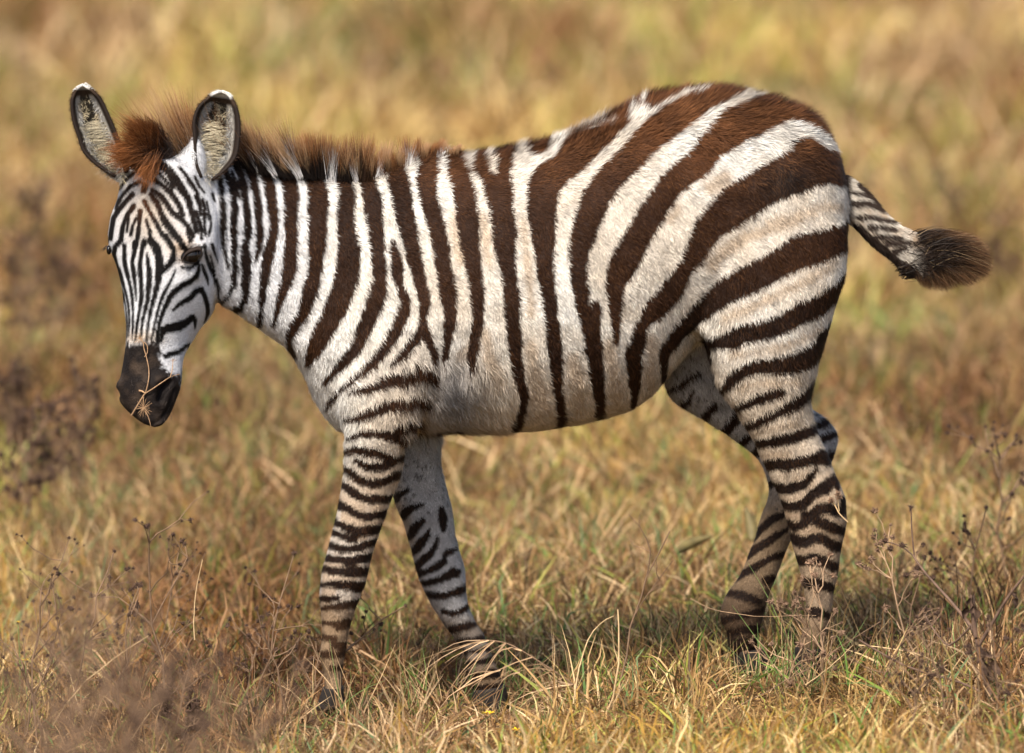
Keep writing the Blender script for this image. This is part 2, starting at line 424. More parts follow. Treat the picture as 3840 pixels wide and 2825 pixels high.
def sample(F, sx, sy):
    x = np.clip(sx * RS - .5, 0, RW - 1.01); y = np.clip(sy * RS - .5, 0, RH - 1.01)
    i = x.astype(int); j = y.astype(int); fx = x - i; fy = y - j
    return (F[j, i] * (1 - fx) * (1 - fy) + F[j, i + 1] * fx * (1 - fy) + F[j + 1, i] * (1 - fx) * fy + F[j + 1, i + 1] * fx * fy)

C3 = lambda *a: np.array(a, float)
BELLY = np.array([(800, 1150), (1279, 1640), (1665, 1645), (2057, 1630), (2300, 1575), (2469, 1474), (2600, 1330), (2700, 1300), (3200, 1250)], float)
def belly_y(sx): return np.interp(sx, BELLY[:, 0], BELLY[:, 1])
HEADX = 800
def coat(co, jit=0.0, far_ok=True):
    """coat colour of body points (n,3); returns rgb and darkness"""
    n = len(co)
    c = co.copy()
    sx, sy = Q(c)
    leg = sy > belly_y(sx) - 20
    far_leg = (co[:, 1] > 0.012) & leg
    far_leg |= (co[:, 1] > 0.03) & (sx > 2440) & (sy > 1290)
    mir = (co[:, 1] > 0.0) & ~far_leg & (sx > HEADX + 20)
    c[mir, 1] *= -1
    sx, sy = Q(c)
    if jit:
        sx = sx + rng.normal(0, jit, n); sy = sy + rng.normal(0, jit, n)
    w = vnoise(co, 45, 3) * 4 + vnoise(co, 110, 5) * 2.5
    w *= np.where(sx < 830, 0.35, 1)
    fd = sample(Fd, sx, sy) + w - np.where(sx < 815, np.where(sy < 930, 2.4, .7), np.where(sy > 1750, 3.2, np.where((sx > 2450) & (sy > 1300), 6.5, 4.0))); fw = sample(Fw, sx, sy) + w; ft = sample(Ft, sx, sy) + w * 2
    ff = sample(Ff, sx, sy) + w - 3.5
    soft = 3.0
    d = 1 - sstep(-soft, soft, fd)
    d *= sstep(-3, 5, fw)
    d = np.where(far_leg, 1 - sstep(-soft, soft, ff), d)
    muzzle = (1 - sstep(-14, 14, sample(Fm, sx, sy) + vnoise(co, 200, 9) * 16 + vnoise(co, 420, 10) * 8)) * (sx < 700)
    # whites
    n1 = vnoise(co, 9, 1); n2 = vnoise(co, 30, 2); n3 = vnoise(co, 90, 4)
    W = np.tile(C3(.84, .79, .71), (n, 1))
    cool = sstep(1350, 900, sx)  # cooler towards the head: bluish skylight put into the white
    W = mixc(W, C3(.80, .80, .82), cool)
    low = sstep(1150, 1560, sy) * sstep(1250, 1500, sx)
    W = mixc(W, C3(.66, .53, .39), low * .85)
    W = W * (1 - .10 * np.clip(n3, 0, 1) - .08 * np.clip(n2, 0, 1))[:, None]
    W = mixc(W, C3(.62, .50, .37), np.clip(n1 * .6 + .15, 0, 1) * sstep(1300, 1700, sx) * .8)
    W = mixc(W, C3(.50, .37, .25), (1 - sstep(-14, 22, ft)) * .75)
    W = mixc(W, C3(.60, .47, .33), np.clip(n2 * .7, 0, 1) * .55 * sstep(1100, 1400, sx))
    # legs: white turning tan, darker down the hind leg
    legw = sstep(1600, 1950, sy)
    inner = sstep(-.1, .1, n2)
    W = mixc(W, C3(.50, .35, .22), legw * (.45 + .35 * inner))
    hl = sstep(1750, 2000, sy) * (sx > 2500)
    W = mixc(W, C3(.34, .235, .145), hl * .8)
    W = mixc(W, C3(.22, .14, .08), sstep(2250, 2400, sy) * .85)
    W = mixc(W, C3(.36, .24, .14), sstep(2210, 2300, sy) * (sx < 1420) * .8)
    W = mixc(W, C3(.36, .36, .38), np.exp(-(((sx - 742) / 38) ** 2 + ((sy - 665) / 50) ** 2)) * .7)
    # face: warm between the forehead stripes
    fh = np.exp(-(((sx - 560) / 120) ** 2 + ((sy - 800) / 150) ** 2))
    W = mixc(W, C3(.50, .36, .22), fh * .7)
    W = mixc(W, C3(.62, .42, .26), np.exp(-(((sx - 680) / 50) ** 2 + ((sy - 930) / 50) ** 2)) * .8)
    W = mixc(W, C3(.70, .52, .34), np.exp(-(((sx - 520) / 90) ** 2 + ((sy - 1265) / 30) ** 2)) * .7)
    # armpit and far legs: grey, with their shade painted into the coat
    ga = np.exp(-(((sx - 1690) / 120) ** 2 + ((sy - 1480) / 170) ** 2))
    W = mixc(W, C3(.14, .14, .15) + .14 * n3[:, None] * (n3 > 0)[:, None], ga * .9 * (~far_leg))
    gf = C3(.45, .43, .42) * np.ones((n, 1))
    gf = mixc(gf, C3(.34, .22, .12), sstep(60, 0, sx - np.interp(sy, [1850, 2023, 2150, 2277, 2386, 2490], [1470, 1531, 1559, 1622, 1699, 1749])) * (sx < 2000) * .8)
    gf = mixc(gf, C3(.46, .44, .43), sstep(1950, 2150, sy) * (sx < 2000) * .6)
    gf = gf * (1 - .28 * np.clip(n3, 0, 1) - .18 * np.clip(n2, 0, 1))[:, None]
    gf = mixc(gf, C3(.24, .165, .10), sstep(1700, 1950, sy) * (sx > 2300))  # far hind leg browner and darker, its shade included in the colour
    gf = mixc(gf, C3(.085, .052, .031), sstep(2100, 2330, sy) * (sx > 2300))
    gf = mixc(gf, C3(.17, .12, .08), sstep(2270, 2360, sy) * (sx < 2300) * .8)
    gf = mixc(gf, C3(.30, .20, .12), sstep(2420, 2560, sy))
    spk = sstep(.42, .62, vnoise(co, 230, 6)) * ((sy < 1930) | ((sx > 2300) & (sy < 1600)))
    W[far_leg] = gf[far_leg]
    W = mixc(W, C3(.07, .06, .055), spk * far_leg * .85)
    # darks
    K = np.tile(C3(.036, .0165, .009), (n, 1))
    top = sstep(900, 560, sy) * sstep(1450, 1750, sx)
    K = mixc(K, C3(.105, .045, .019), np.clip(top * 1.1, 0, 1))
    K = mixc(K, C3(.062, .027, .012), np.clip(n1 + .2, 0, 1) * .7)
    K = mixc(K, C3(.018, .011, .008), sstep(1050, 880, sx))
    rump = np.exp(-(((sx - 2950) / 160) ** 2 + ((sy - 680) / 110) ** 2))
    K = mixc(K, C3(.018, .012, .010), rump)
    K = mixc(K, C3(.024, .013, .009), sstep(1000, 1200, sy) * sstep(2500, 2600, sx) * .8)
    K = mixc(K, C3(.020, .012, .009), sstep(1600, 1750, sy) * .8)
    K = mixc(K, C3(.12, .066, .036), sstep(2245, 2290, sy) * .75 * (sx < 1420))
    K = mixc(K, C3(.009, .008, .008), sstep(860, 780, sx) * sstep(780, 900, sy))
    K = mixc(K, C3(.14, .055, .022), np.exp(-(((sx - 545) / 45) ** 2 + ((sy - 760) / 60) ** 2)) * .9)
    out = mixc(W * .98, K * (np.array([.54, .49, .44]) + np.array([.72, .64, .50]) * (sstep(780, 420, sy) * (sx > 1450) * (.7 + .5 * np.clip(n2, -1, 1)))[:, None]), d)
    mz = mixc(np.tile(C3(.009, .006, .005), (n, 1)), C3(.050, .033, .022), np.clip(n3 * .7 + n2 * .4 + .1, 0, 1) ** 1.3)
    out = mixc(out, mz, muzzle)
    return np.clip(out, 0, 1), d, far_leg, muzzle, sx, sy

# ------------------------------------------------------------------ zebra body: lofts from traced outlines
LV, LF = [], []
def cr(arr, sub):
    """Catmull-Rom through rows"""
    a = np.asarray(arr, float); n = len(a); out = []
    for i in range(n - 1):
        p0 = a[max(i - 1, 0)]; p1 = a[i]; p2 = a[i + 1]; p3 = a[min(i + 2, n - 1)]
        for k in range(sub):
            t = k / sub
            out.append(0.5 * (2 * p1 + (p2 - p0) * t + (2 * p0 - 5 * p1 + 4 * p2 - p3) * t * t + (3 * p1 - p0 - 3 * p2 + p3) * t ** 3))
    out.append(a[-1]); return np.array(out)
def add_rings(rings, V=None, Fc=None):
    V = LV if V is None else V; Fc = LF if Fc is None else Fc
    base = sum(len(v) for v in V); m = rings.shape[1]
    for r in rings: V.append(r)
    for i in range(len(rings) - 1):
        for j in range(m):
            a = base + i * m + j; b = base + i * m + (j + 1) % m
            Fc.append((a, b, b + m, a + m))
    Fc.append(tuple(base + j for j in reversed(range(m))))
    Fc.append(tuple(base + (len(rings) - 1) * m + j for j in range(m)))
def loft(rows, inset=4, sub=4, m=48, ex=2.2, V=None, Fc=None):
    """rows: x1,y1,x2,y2,Yc,halfwidth,taper"""
    rows = cr(rows, sub); rings = []
    ph = np.linspace(0, 2 * math.pi, m, endpoint=False)
    c, s = np.cos(ph), np.sin(ph)
    c = np.sign(c) * np.abs(c) ** (2 / ex); s = np.sign(s) * np.abs(s) ** (2 / ex)
    for r in rows:
        x1, y1, x2, y2, Yc, hw, tp = r
        L = math.hypot(x2 - x1, y2 - y1); k = inset / max(L, 1)
        x1, x2, y1, y2 = x1 + (x2 - x1) * k, x2 - (x2 - x1) * k, y1 + (y2 - y1) * k, y2 - (y2 - y1) * k
        a = P(x1, y1, Yc); b = P(x2, y2, Yc)
        mid = (a + b) / 2; h = (a - b) / 2
        ring = mid + c[:, None] * h + (s * hw * (1 - tp * c))[:, None] * np.array([0, 1, 0])
        rings.append(ring)
    add_rings(np.array(rings), V, Fc)
# torso and neck (top point, bottom point)
loft([(700, 700, 700, 960, -.075, .05, .0), (770, 640, 770, 1060, -.07, .058, .05), (840, 605, 815, 1140, -.062, .064, .15),
      (905, 602, 870, 1178, -.05, .068, .2), (975, 628, 940, 1218, -.035, .072, .25), (1075, 638, 1030, 1280, -.02, .080, .28),
      (1192, 645, 1085, 1335, -.01, .092, .3), (1340, 650, 1140, 1430, 0, .108, .3), (1470, 610, 1195, 1540, 0, .122, .3),
      (1570, 565, 1290, 1640, 0, .138, .3), (1650, 555, 1450, 1655, 0, .152, .25), (1752, 570, 1640, 1630, 0, .168, .18),
      (1916, 545, 1880, 1630, 0, .182, .10), (2105, 505, 2105, 1612, 0, .192, .05), (2300, 418, 2300, 1566, 0, .190, .05),
      (2442, 354, 2430, 1500, 0, .180, .05), (2560, 332, 2520, 1400, 0, .172, .05), (2700, 318, 2600, 1310, 0, .168, .05),
      (2830, 346, 2720, 1270, 0, .165, .05), (2940, 376, 2840, 1260, 0, .162, .05), (3040, 420, 2950, 1240, 0, .155, .05),
      (3110, 500, 3040, 1210, 0, .140, .05), (3155, 600, 3110, 1140, 0, .115, .05), (3180, 720, 3160, 1020, 0, .08, .0)], inset=10, m=64)
NFL = [(1400, 950, 1590, 950, -.080, .045, 0), (1340, 1150, 1620, 1150, -.090, .058, 0), (1275, 1350, 1630, 1340, -.097, .064, 0), (1262, 1500, 1612, 1490, -.100, .066, 0),
       (1275, 1600, 1588, 1590, -.103, .062, 0), (1286, 1660, 1552, 1652, -.105, .056, 0), (1286, 1718, 1525, 1705, -.105, .051, 0), (1284, 1783, 1508, 1783, -.105, .047, 0),
       (1272, 1860, 1478, 1855, -.105, .044, 0), (1259, 1929, 1452, 1925, -.105, .041, 0), (1244, 1995, 1425, 1995, -.105, .039, 0),
       (1225, 2060, 1403, 2063, -.105, .038, 0), (1205, 2125, 1385, 2125, -.105, .038, 0), (1196, 2195, 1365, 2195, -.105, .038, 0),
       (1195, 2254, 1352, 2254, -.105, .035, 0), (1200, 2309, 1330, 2309, -.105, .030, 0), (1204, 2363, 1311, 2370, -.105, .027, 0),
       (1198, 2431, 1300, 2425, -.105, .027, 0), (1206, 2490, 1290, 2485, -.105, .027, 0), (1218, 2545, 1284, 2540, -.105, .023, 0), (1215, 2600, 1286, 2595, -.105, .025, 0)]
loft(NFL)
FFL = [(1440, 1350, 1620, 1350, .075, .045, 0), (1430, 1520, 1650, 1520, .085, .050, 0), (1435, 1640, 1664, 1640, .09, .050, 0), (1445, 1718, 1660, 1718, .09, .048, 0), (1455, 1801, 1674, 1801, .09, .045, 0),
       (1480, 1890, 1690, 1870, .09, .042, 0), (1508, 1950, 1702, 1940, .09, .040, 0), (1527, 2020, 1711, 2010, .09, .039, 0),
       (1545, 2080, 1726, 2060, .09, .038, 0), (1562, 2155, 1747, 2125, .09, .038, 0), (1582, 2200, 1752, 2190, .09, .036, 0), (1605, 2250, 1754, 2235, .09, .032, 0),
       (1640, 2305, 1764, 2285, .09, .029, 0), (1672, 2354, 1783, 2330, .09, .027, 0), (1705, 2395, 1810, 2370, .09, .026, 0), (1735, 2440, 1838, 2425, .09, .027, 0),
       (1750, 2500, 1852, 2485, .09, .028, 0), (1760, 2560, 1880, 2530, .09, .026, 0), (1775, 2610, 1890, 2585, .09, .026, 0)]
loft(FFL)
NHL = [(2560, 780, 3120, 640, -.085, .070, 0), (2570, 1000, 3175, 850, -.092, .080, 0), (2600, 1180, 3178, 1010, -.095, .082, 0), (2630, 1290, 3135, 1150, -.098, .080, 0),
       (2655, 1384, 3085, 1319, -.100, .074, 0), (2700, 1475, 3055, 1440, -.100, .066, 0), (2755, 1542, 3048, 1530, -.100, .058, 0), (2812, 1635, 3068, 1620, -.100, .050, 0),
       (2855, 1725, 3104, 1705, -.100, .044, 0), (2888, 1805, 3138, 1795, -.100, .040, 0), (2925, 1883, 3172, 1872, -.100, .037, 0), (2947, 1965, 3178, 1945, -.100, .036, 0),
       (2960, 2030, 3164, 2020, -.100, .034, 0), (2985, 2105, 3155, 2095, -.100, .031, 0), (3005, 2165, 3144, 2160, -.100, .028, 0), (3018, 2236, 3130, 2230, -.100, .027, 0),
       (3018, 2300, 3118, 2300, -.100, .028, 0), (3006, 2370, 3100, 2370, -.100, .027, 0), (2990, 2430, 3080, 2440, -.100, .026, 0)]
loft(NHL)
FHL = [(2520, 1050, 2900, 1000, .085, .06, 0), (2485, 1300, 2920, 1200, .09, .065, 0), (2500, 1480, 2860, 1290, .095, .060, 0), (2618, 1563, 2910, 1400, .10, .052, 0), (2734, 1641, 2970, 1480, .10, .046, 0),
       (2815, 1700, 3050, 1535, .10, .040, 0), (2866, 1765, 3118, 1585, .10, .036, 0), (2884, 1835, 3146, 1650, .10, .034, 0), (2876, 1885, 3090, 1790, .10, .032, 0), (2853, 1940, 3010, 1920, .10, .030, 0),
       (2827, 2018, 2972, 2020, .10, .029, 0), (2795, 2091, 2946, 2095, .10, .028, 0), (2768, 2159, 2912, 2170, .10, .028, 0), (2732, 2213, 2890, 2222, .10, .029, 0),
       (2706, 2272, 2872, 2280, .10, .030, 0), (2700, 2320, 2862, 2325, .10, .030, 0), (2720, 2368, 2850, 2368, .10, .028, 0), (2727, 2420, 2843, 2420, .10, .027, 0), (2740, 2460, 2852, 2450, .10, .027, 0)]
loft(FHL)
# head: level rings, silhouettes left and right of the photograph
TH = R(62); ct, st_ = math.cos(TH), math.sin(TH)
HEAD = [(600, 560, 510, 700), (640, 556, 462, 745), (700, 552, 444, 795), (765, 548, 430, 812), (837, 545, 402, 815), (915, 542, 392, 812), (963, 540, 404, 812), (1016, 534, 425, 816),
        (1094, 526, 445, 822), (1150, 520, 454, 812), (1210, 515, 463, 772), (1260, 512, 467, 735), (1300, 509, 466, 712), (1360, 507, 457, 680), (1423, 505, 444, 678),
        (1462, 503, 431, 674), (1500, 504, 434, 662), (1534, 512, 452, 650), (1565, 530, 488, 637), (1590, 556, 522, 618), (1603, 572, 556, 592)]
def head_frame(y):
    t = (y - 600) / 1000.0
    return -.135 - .075 * t
rows = cr(HEAD, 4); rings = []
ph = np.linspace(0, 2 * math.pi, 64, endpoint=False)
for (y, xm, xl, xr) in rows:
    Ym = head_frame(y)
    Lm, Rm = (xl + 3 - xm) * PX, (xr - 3 - xm) * PX
    d = max((Lm + Rm) / 2 / (ct / 2), 0.02)
    hw = math.sqrt(max(((Rm - Lm) / 2) ** 2 - (ct * d / 2) ** 2, 1e-5)) / st_
    ex = 2.0
    cc, ss = np.cos(ph), np.sin(ph)                # cc: front(+)/back(-), ss: its left(+)
    u = hw * ss; v = d / 2 * cc
    M0 = P(xm, y, Ym)
    # back direction (ct, st_), left direction (st_, -ct)
    cx = M0[0] + ct * d / 2; cy = Ym + st_ * d / 2
    ring = np.stack([cx - v * ct + u * st_, cy - v * st_ - u * ct, np.full(64, M0[2])], -1)
    rings.append(ring)
add_rings(np.array(rings))

loft([(646, 600, 790, 680, -.085, .045, 0), (680, 575, 782, 630, -.095, .034, 0), (712, 536, 768, 575, -.10, .024, 0), (725, 500, 745, 520, -.10, .010, 0)], inset=0, sub=3, m=24)
loft([(395, 650, 500, 700, -.065, .04, 0), (368, 610, 465, 610, -.065, .022, 0), (365, 570, 440, 560, -.062, .014, 0)], inset=8, sub=3, m=24)
me0 = bpy.data.meshes.new('rough'); me0.from_pydata(np.concatenate(LV).tolist(), [], LF)
ob0 = bpy.data.objects.new('rough', me0); scene.collection.objects.link(ob0)
md = ob0.modifiers.new('r', 'REMESH'); md.mode = 'VOXEL'; md.voxel_size = 0.0042
md.use_smooth_shade = True
ms = ob0.modifiers.new('s', 'SMOOTH'); ms.factor = 0.5; ms.iterations = 9
dg = bpy.context.evaluated_depsgraph_get()
body_me = bpy.data.meshes.new_from_object(ob0.evaluated_get(dg))
bpy.data.objects.remove(ob0)
body_me.name = 'body'
co = get_co(body_me); no = get_no(body_me)

# relief: grooves and folds traced on the near side (depth in mm, negative = groove)
REL = [(-5, 22, 'F 320,560 330,700 300,850 260,980 220,1120 170,1240'), (-6, 20, 'L 1230,60 1200,200 1140,380 1050,520'),
       (4, 60, 'F 150,500 180,800 120,1050'), (-7, 26, 'H 800,740 870,780 930,860 955,950 950,1040'), (4, 26, 'H 780,690 880,700 960,760'),
       (-3, 20, 'N 1690,950 1660,1100 1620,1300 1640,1500 1680,1650'), (3, 22, 'N 1780,900 1850,1150 1900,1350'),
       (-3, 18, 'O 980,0 960,200 950,380'),
       (-3, 30, 'C 960,1000 900,1200 860,1400 760,1650 680,1750'), (3, 60, 'C 1100,900 1150,1300 1050,1700 950,1900'),
       (-5, 30, 'F 520,560 500,700 480,820'), (3, 30, 'F 600,600 620,800 560,1000'),
       (4, 90, 'G 1400,1000 1000,1400'), (-3, 40, 'G 760,980 700,1200'), (3, 50, 'G 820,1050 780,1250'), (-2.5, 50, 'H 40,400 60,900'), (2.5, 60, 'H 180,700 200,1100'),
       (-13, 13, 'B 690,1108 655,1140 630,1185 618,1240'), (7, 18, 'B 560,1110 620,1075 680,1065 715,1100'), (4, 14, 'B 585,1150 580,1210 600,1270'),
       (-4, 5, 'B 560,1430 630,1390 690,1310 715,1230 735,1160'), (-4, 8, 'B 285,1170 290,1210'), (3, 14, 'B 275,1150 300,1120'),
       (4, 14, 'B 760,40 820,20 900,20 950,50'), (-3, 14, 'B 780,170 850,190 920,160'), (3, 20, 'B 760,330 830,300 900,270'), (-3, 30, 'B 700,560 740,640'),
       (-4, 10, 'B 1000,120 1040,300 1068,430 1060,500'), (3, 40, 'B 930,450 950,560'), (-2, 26, 'B 560,900 570,1000'),
       (3, 24, 'L 600,1550 560,1900'), (-2.5, 18, 'M 420,500 430,620'), (3, 24, 'M 1270,240 1290,360'), (-3, 16, 'L 1300,1100 1330,1300 1320,1450'),
       (-4, 16, 'L 440,180 400,260 370,400'), (3, 50, 'D 1300,1000 1400,1150'), (-2.5, 20, 'D 1020,1180 1080,1120 1180,1060')]
sx, sy = Q(co)
near = (co[:, 1] < 0.01) & (no[:, 1] < 0.35)
disp = np.zeros(len(co))
for dep, wd, s in REL:
    t, r = s.split(' ', 1); ln = np.array(T(t, pts(r)))
    w_ = wd * (TL[t][2] / .45)
    m = near & (sx > ln[:, 0].min() - 3 * w_) & (sx < ln[:, 0].max() + 3 * w_) & (sy > ln[:, 1].min() - 3 * w_) & (sy < ln[:, 1].max() + 3 * w_)
    idx = np.nonzero(m)[0]; dd = np.full(len(idx), 1e3)
    for a, b in zip(ln[:-1], ln[1:]):
        dx, dy = b - a
        tt = np.clip(((sx[idx] - a[0]) * dx + (sy[idx] - a[1]) * dy) / (dx * dx + dy * dy), 0, 1)
        dd = np.minimum(dd, np.hypot(sx[idx] - a[0] - tt * dx, sy[idx] - a[1] - tt * dy))
    disp[idx] += dep * .001 * np.exp(-(dd / w_) ** 2)
disp += vnoise(co, 11, 21) * .0022 * (sx > 850) + vnoise(co, 26, 22) * .0014 + vnoise(co, 60, 23) * .0007 * (sx > 850)
co2 = co + no * disp[:, None]
body_me.vertices.foreach_set('co', co2.astype(np.float32).ravel()); body_me.update()
co = co2; no = get_no(body_me)
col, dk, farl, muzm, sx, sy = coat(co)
# nostril openings: shade of the cavity painted near black on the skin
zebra = link(bpy.data.objects.new('zebra', None))
zebra.location = tuple(P(2050, 2560, 0))
zl = Vector(zebra.location)
tag(zebra, 'striped brown and white zebra foal walking through dry grass with its head lowered', 'zebra')
body = bpy.data.objects.new('body', body_me); link(body, zebra); body.matrix_parent_inverse = Matrix.Translation(-zl)
ZP = Matrix.Translation(-zl)
nos = np.array(T('B', pts('692,1106,14 655,1140,30 630,1190,36 616,1250,22')))
nos2 = np.array(T('B', pts('280,1165,10 283,1215,14')))
Fn = field([nos, nos2])
nn = (1 - sstep(-4, 5, sample(Fn, sx, sy))) * (co[:, 1] < 0)
col = mixc(col, C3(.006, .004, .004), nn)
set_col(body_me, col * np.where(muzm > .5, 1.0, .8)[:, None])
body_me.materials.clear(); body_me.materials.append(M_skin)
for p_ in (): pass
body_me.polygons.foreach_set('use_smooth', np.ones(len(body_me.polygons), bool))
body['label'] = 'dark muzzle and striped skin under the coat'

# ------------------------------------------------------------------ short coat as fine hairs
body_me.calc_loop_triangles()
tri = np.empty(len(body_me.loop_triangles) * 3, np.int32); body_me.loop_triangles.foreach_get('vertices', tri); tri = tri.reshape(-1, 3)
va, vb, vc = co[tri[:, 0]], co[tri[:, 1]], co[tri[:, 2]]
area = np.linalg.norm(np.cross(vb - va, vc - va), axis=1) / 2
cen = (va + vb + vc) / 3; tn = no[tri[:, 0]]
view = unit(cen - np.array([0, -CD, CH]))
dens = np.ones(len(tri))
csx, csy = Q(cen)
dens[(cen[:, 1] > 0.05) & (tn[:, 1] > .2)] = .35            # far flank: sparser
dens[(csx < 830) & (csy > 650)] *= 2.2                       # short fine face hair
dens[(csy > 1650)] *= 1.5
dens[(csx < 700) & (csy > 1290)] *= .25
w = area * dens; w /= w.sum()
NH = 520000
pick = rng.choice(len(tri), NH, p=w)
r1 = np.sqrt(rng.random(NH)); r2 = rng.random(NH)
ba, bb, bc = 1 - r1, r1 * (1 - r2), r1 * r2
t3 = tri[pick]
hp = co[t3[:, 0]] * ba[:, None] + co[t3[:, 1]] * bb[:, None] + co[t3[:, 2]] * bc[:, None]
hn = unit(no[t3[:, 0]] * ba[:, None] + no[t3[:, 1]] * bb[:, None] + no[t3[:, 2]] * bc[:, None])
hc, hd, hf, hm, hsx, hsy = coat(hp, jit=1.2)
# flow field: anchors (photo px) -> direction in the side plane (x right, y down)
FL = np.array([(560, 700, .1, 1), (500, 1000, -.1, 1), (700, 1000, .35, 1), (760, 1100, .5, .9), (560, 1300, 0, 1), (900, 800, .45, 1), (1100, 850, .55, .9), (1300, 900, .6, .8),
               (1000, 1180, .5, .9), (1200, 1350, .3, 1), (1180, 1480, .3, 1), (1400, 1300, .5, .9), (1400, 1700, .1, 1), (1350, 2000, 0, 1), (1600, 800, .7, .7), (1600, 560, 1, .1), (1700, 1300, .45, 1),
               (1900, 560, 1, .1), (1900, 1000, .7, .8), (2000, 1500, .6, .9), (2300, 440, 1, .0), (2300, 900, .6, .8), (2350, 1400, .5, 1), (2700, 340, 1, .15), (2700, 700, .75, .7), (2700, 1000, .6, .85),
               (3000, 450, .9, .5), (3000, 800, .5, .95), (3100, 1000, .25, 1), (2900, 1300, .25, 1), (2900, 1600, .3, 1), (3050, 1900, .1, 1), (3080, 2100, 0, 1), (1600, 2000, .15, 1), (2850, 2000, -.3, 1)], float)
dxy = np.zeros((NH, 2)); wsum = np.zeros(NH)
for (ax, ay, dx, dy) in FL:
    q = 1 / (((hsx - ax) ** 2 + (hsy - ay) ** 2) / 1e4 + .3) ** 1.5
    dxy[:, 0] += q * dx; dxy[:, 1] += q * dy; wsum += q
dxy = dxy / wsum[:, None]
fl = np.stack([dxy[:, 0], np.zeros(NH), -dxy[:, 1]], -1)
# locks: hairs wander together
sw = vnoise(hp, 28, 31) * .45 + vnoise(hp, 70, 32) * .45
fl = unit(fl - hn * (fl * hn).sum(1)[:, None])
side = np.cross(hn, fl)
fl = unit(fl + side * (sw + rng.normal(0, .28, NH))[:, None])
side = unit(np.cross(hn, fl))
ln = np.full(NH, .0108)
ln = np.where(hsx < 1500, .0085 + .004 * sstep(900, 1500, hsx), ln)
backfz = sstep(720, 480, hsy) * (hsx > 1500) * sstep(.2, .8, hn[:, 2]); ln *= 1 + 1.1 * backfz
ln = np.where(hsy > 1600, .0075, ln); ln = np.where(hsy > 1800, .0055, ln)
ln = np.where((hsx < 815) & (hsy > 620), .0038, ln)
ln = np.where(hm > .5, .0016, ln)
belly_hair = (hsy > 1350) & (hsy < 1650) & (hsx > 1500) & (hsx < 1900)
ln = np.where(belly_hair, .022, ln)
ln = np.where(((hsx - 719) / 44) ** 2 + ((hsy - 958) / 30) ** 2 < 1, .0006, ln)
ln *= rng.uniform(.65, 1.3, NH)
lift = np.clip(.22 + .22 * vnoise(hp, 40, 33) + rng.normal(0, .12, NH) + .45 * backfz, .03, 1.1)
tip = hp + (fl * np.cos(lift)[:, None] + hn * np.sin(lift)[:, None]) * ln[:, None]
wd = np.where(ln < .006, .0010, .0013) * rng.uniform(.7, 1.3, NH)
base = hp - hn * .0006
V = np.empty((NH, 3, 3)); V[:, 0] = base + side * wd[:, None] / 2; V[:, 1] = base - side * wd[:, None] / 2; V[:, 2] = tip
# colour: dark roots, paler or rusty tips
gain = (rng.uniform(.68, 1.26, NH) * (1 + .22 * vnoise(hp, 75, 36) * (hsx > 815)))[:, None]
rc = hc * .78 * gain
rust = (hd * rng.random(NH) ** 2.5 * np.clip(.65 + .6 * vnoise(hp, 33, 35), 0, 1.3) * np.where(hsx < 1000, .3, 1.0) * np.where(hsy < 700, 1.5, .8))[:, None]
tc_ = hc * 1.12 * gain * (1 - rust * .0) + rust * np.array([.13, .056, .020])
tc_ = np.where(hd[:, None] < .3, np.minimum(hc * 1.08 * gain, .92), tc_)
stray = rng.random(NH) < .03
tc_[stray & (hd < .3) & (hsx > 1300)] *= .45
HC = np.stack([rc, rc, np.clip(tc_, 0, .95)], 1)
nrm = unit(hn + side * rng.normal(0, .35, NH)[:, None] + fl * rng.normal(.0, .25, NH)[:, None])
HN = np.repeat(nrm, 3, 0)
keep = ~((hsx < 480) & (hsy > 1000) & (rng.random(NH) < 0)) 
fur = mesh_np('fur', V.reshape(-1, 3), np.arange(NH * 3).reshape(-1, 3), M_fur, zebra, HC.reshape(-1, 3), HN)
fur.matrix_parent_inverse = ZP
tag(fur, kind='stuff')

# ------------------------------------------------------------------ long hair ribbons
def ribbons(name, K, width, colr, parent, mat=M_hair, face=None, kind='stuff'):
    """K (n,k,3) centre lines, width (n,), colr (n,k,3)"""
    n, k, _ = K.shape
    d = np.gradient(K, axis=1); d = unit(d)
    ref = unit(rng.normal(size=(n, 3)) * .6 + np.array([0, -1.0, 0.1]))
    s = unit(np.cross(d, ref[:, None, :]))
    tpr = np.linspace(1, .12, k)[None, :, None]
    a = K - s * (width[:, None, None] / 2) * tpr; b = K + s * (width[:, None, None] / 2) * tpr
    V = np.stack([a, b], 2).reshape(-1, 3)
    Cc = np.repeat(colr.reshape(-1, 3), 2, 0)
    i0 = (np.arange(n)[:, None] * 2 * k + np.arange(k - 1)[None] * 2).ravel()
    Fq = np.stack([i0, i0 + 1, i0 + 3, i0 + 2], 1)
    o = mesh_np(name, V, Fq, mat, parent, Cc, quads=True)
    if parent is not None: o.matrix_parent_inverse = ZP
    return tag(o, kind=kind) if kind else o
def hair_curves(root, d0, L, k=6, bend=None, wob=.08):
    n = len(root); ts = np.linspace(0, 1, k)
    d0 = unit(d0); out = np.zeros((n, k, 3)); p = root.copy(); d = d0.copy()
    out[:, 0] = p
    for i in range(1, k):
        if bend is not None: d = unit(d + bend / (k - 1))
        d = unit(d + rng.normal(0, wob, (n, 3)))
        p = p + d * (L / (k - 1))[:, None]; out[:, i] = p
    return out

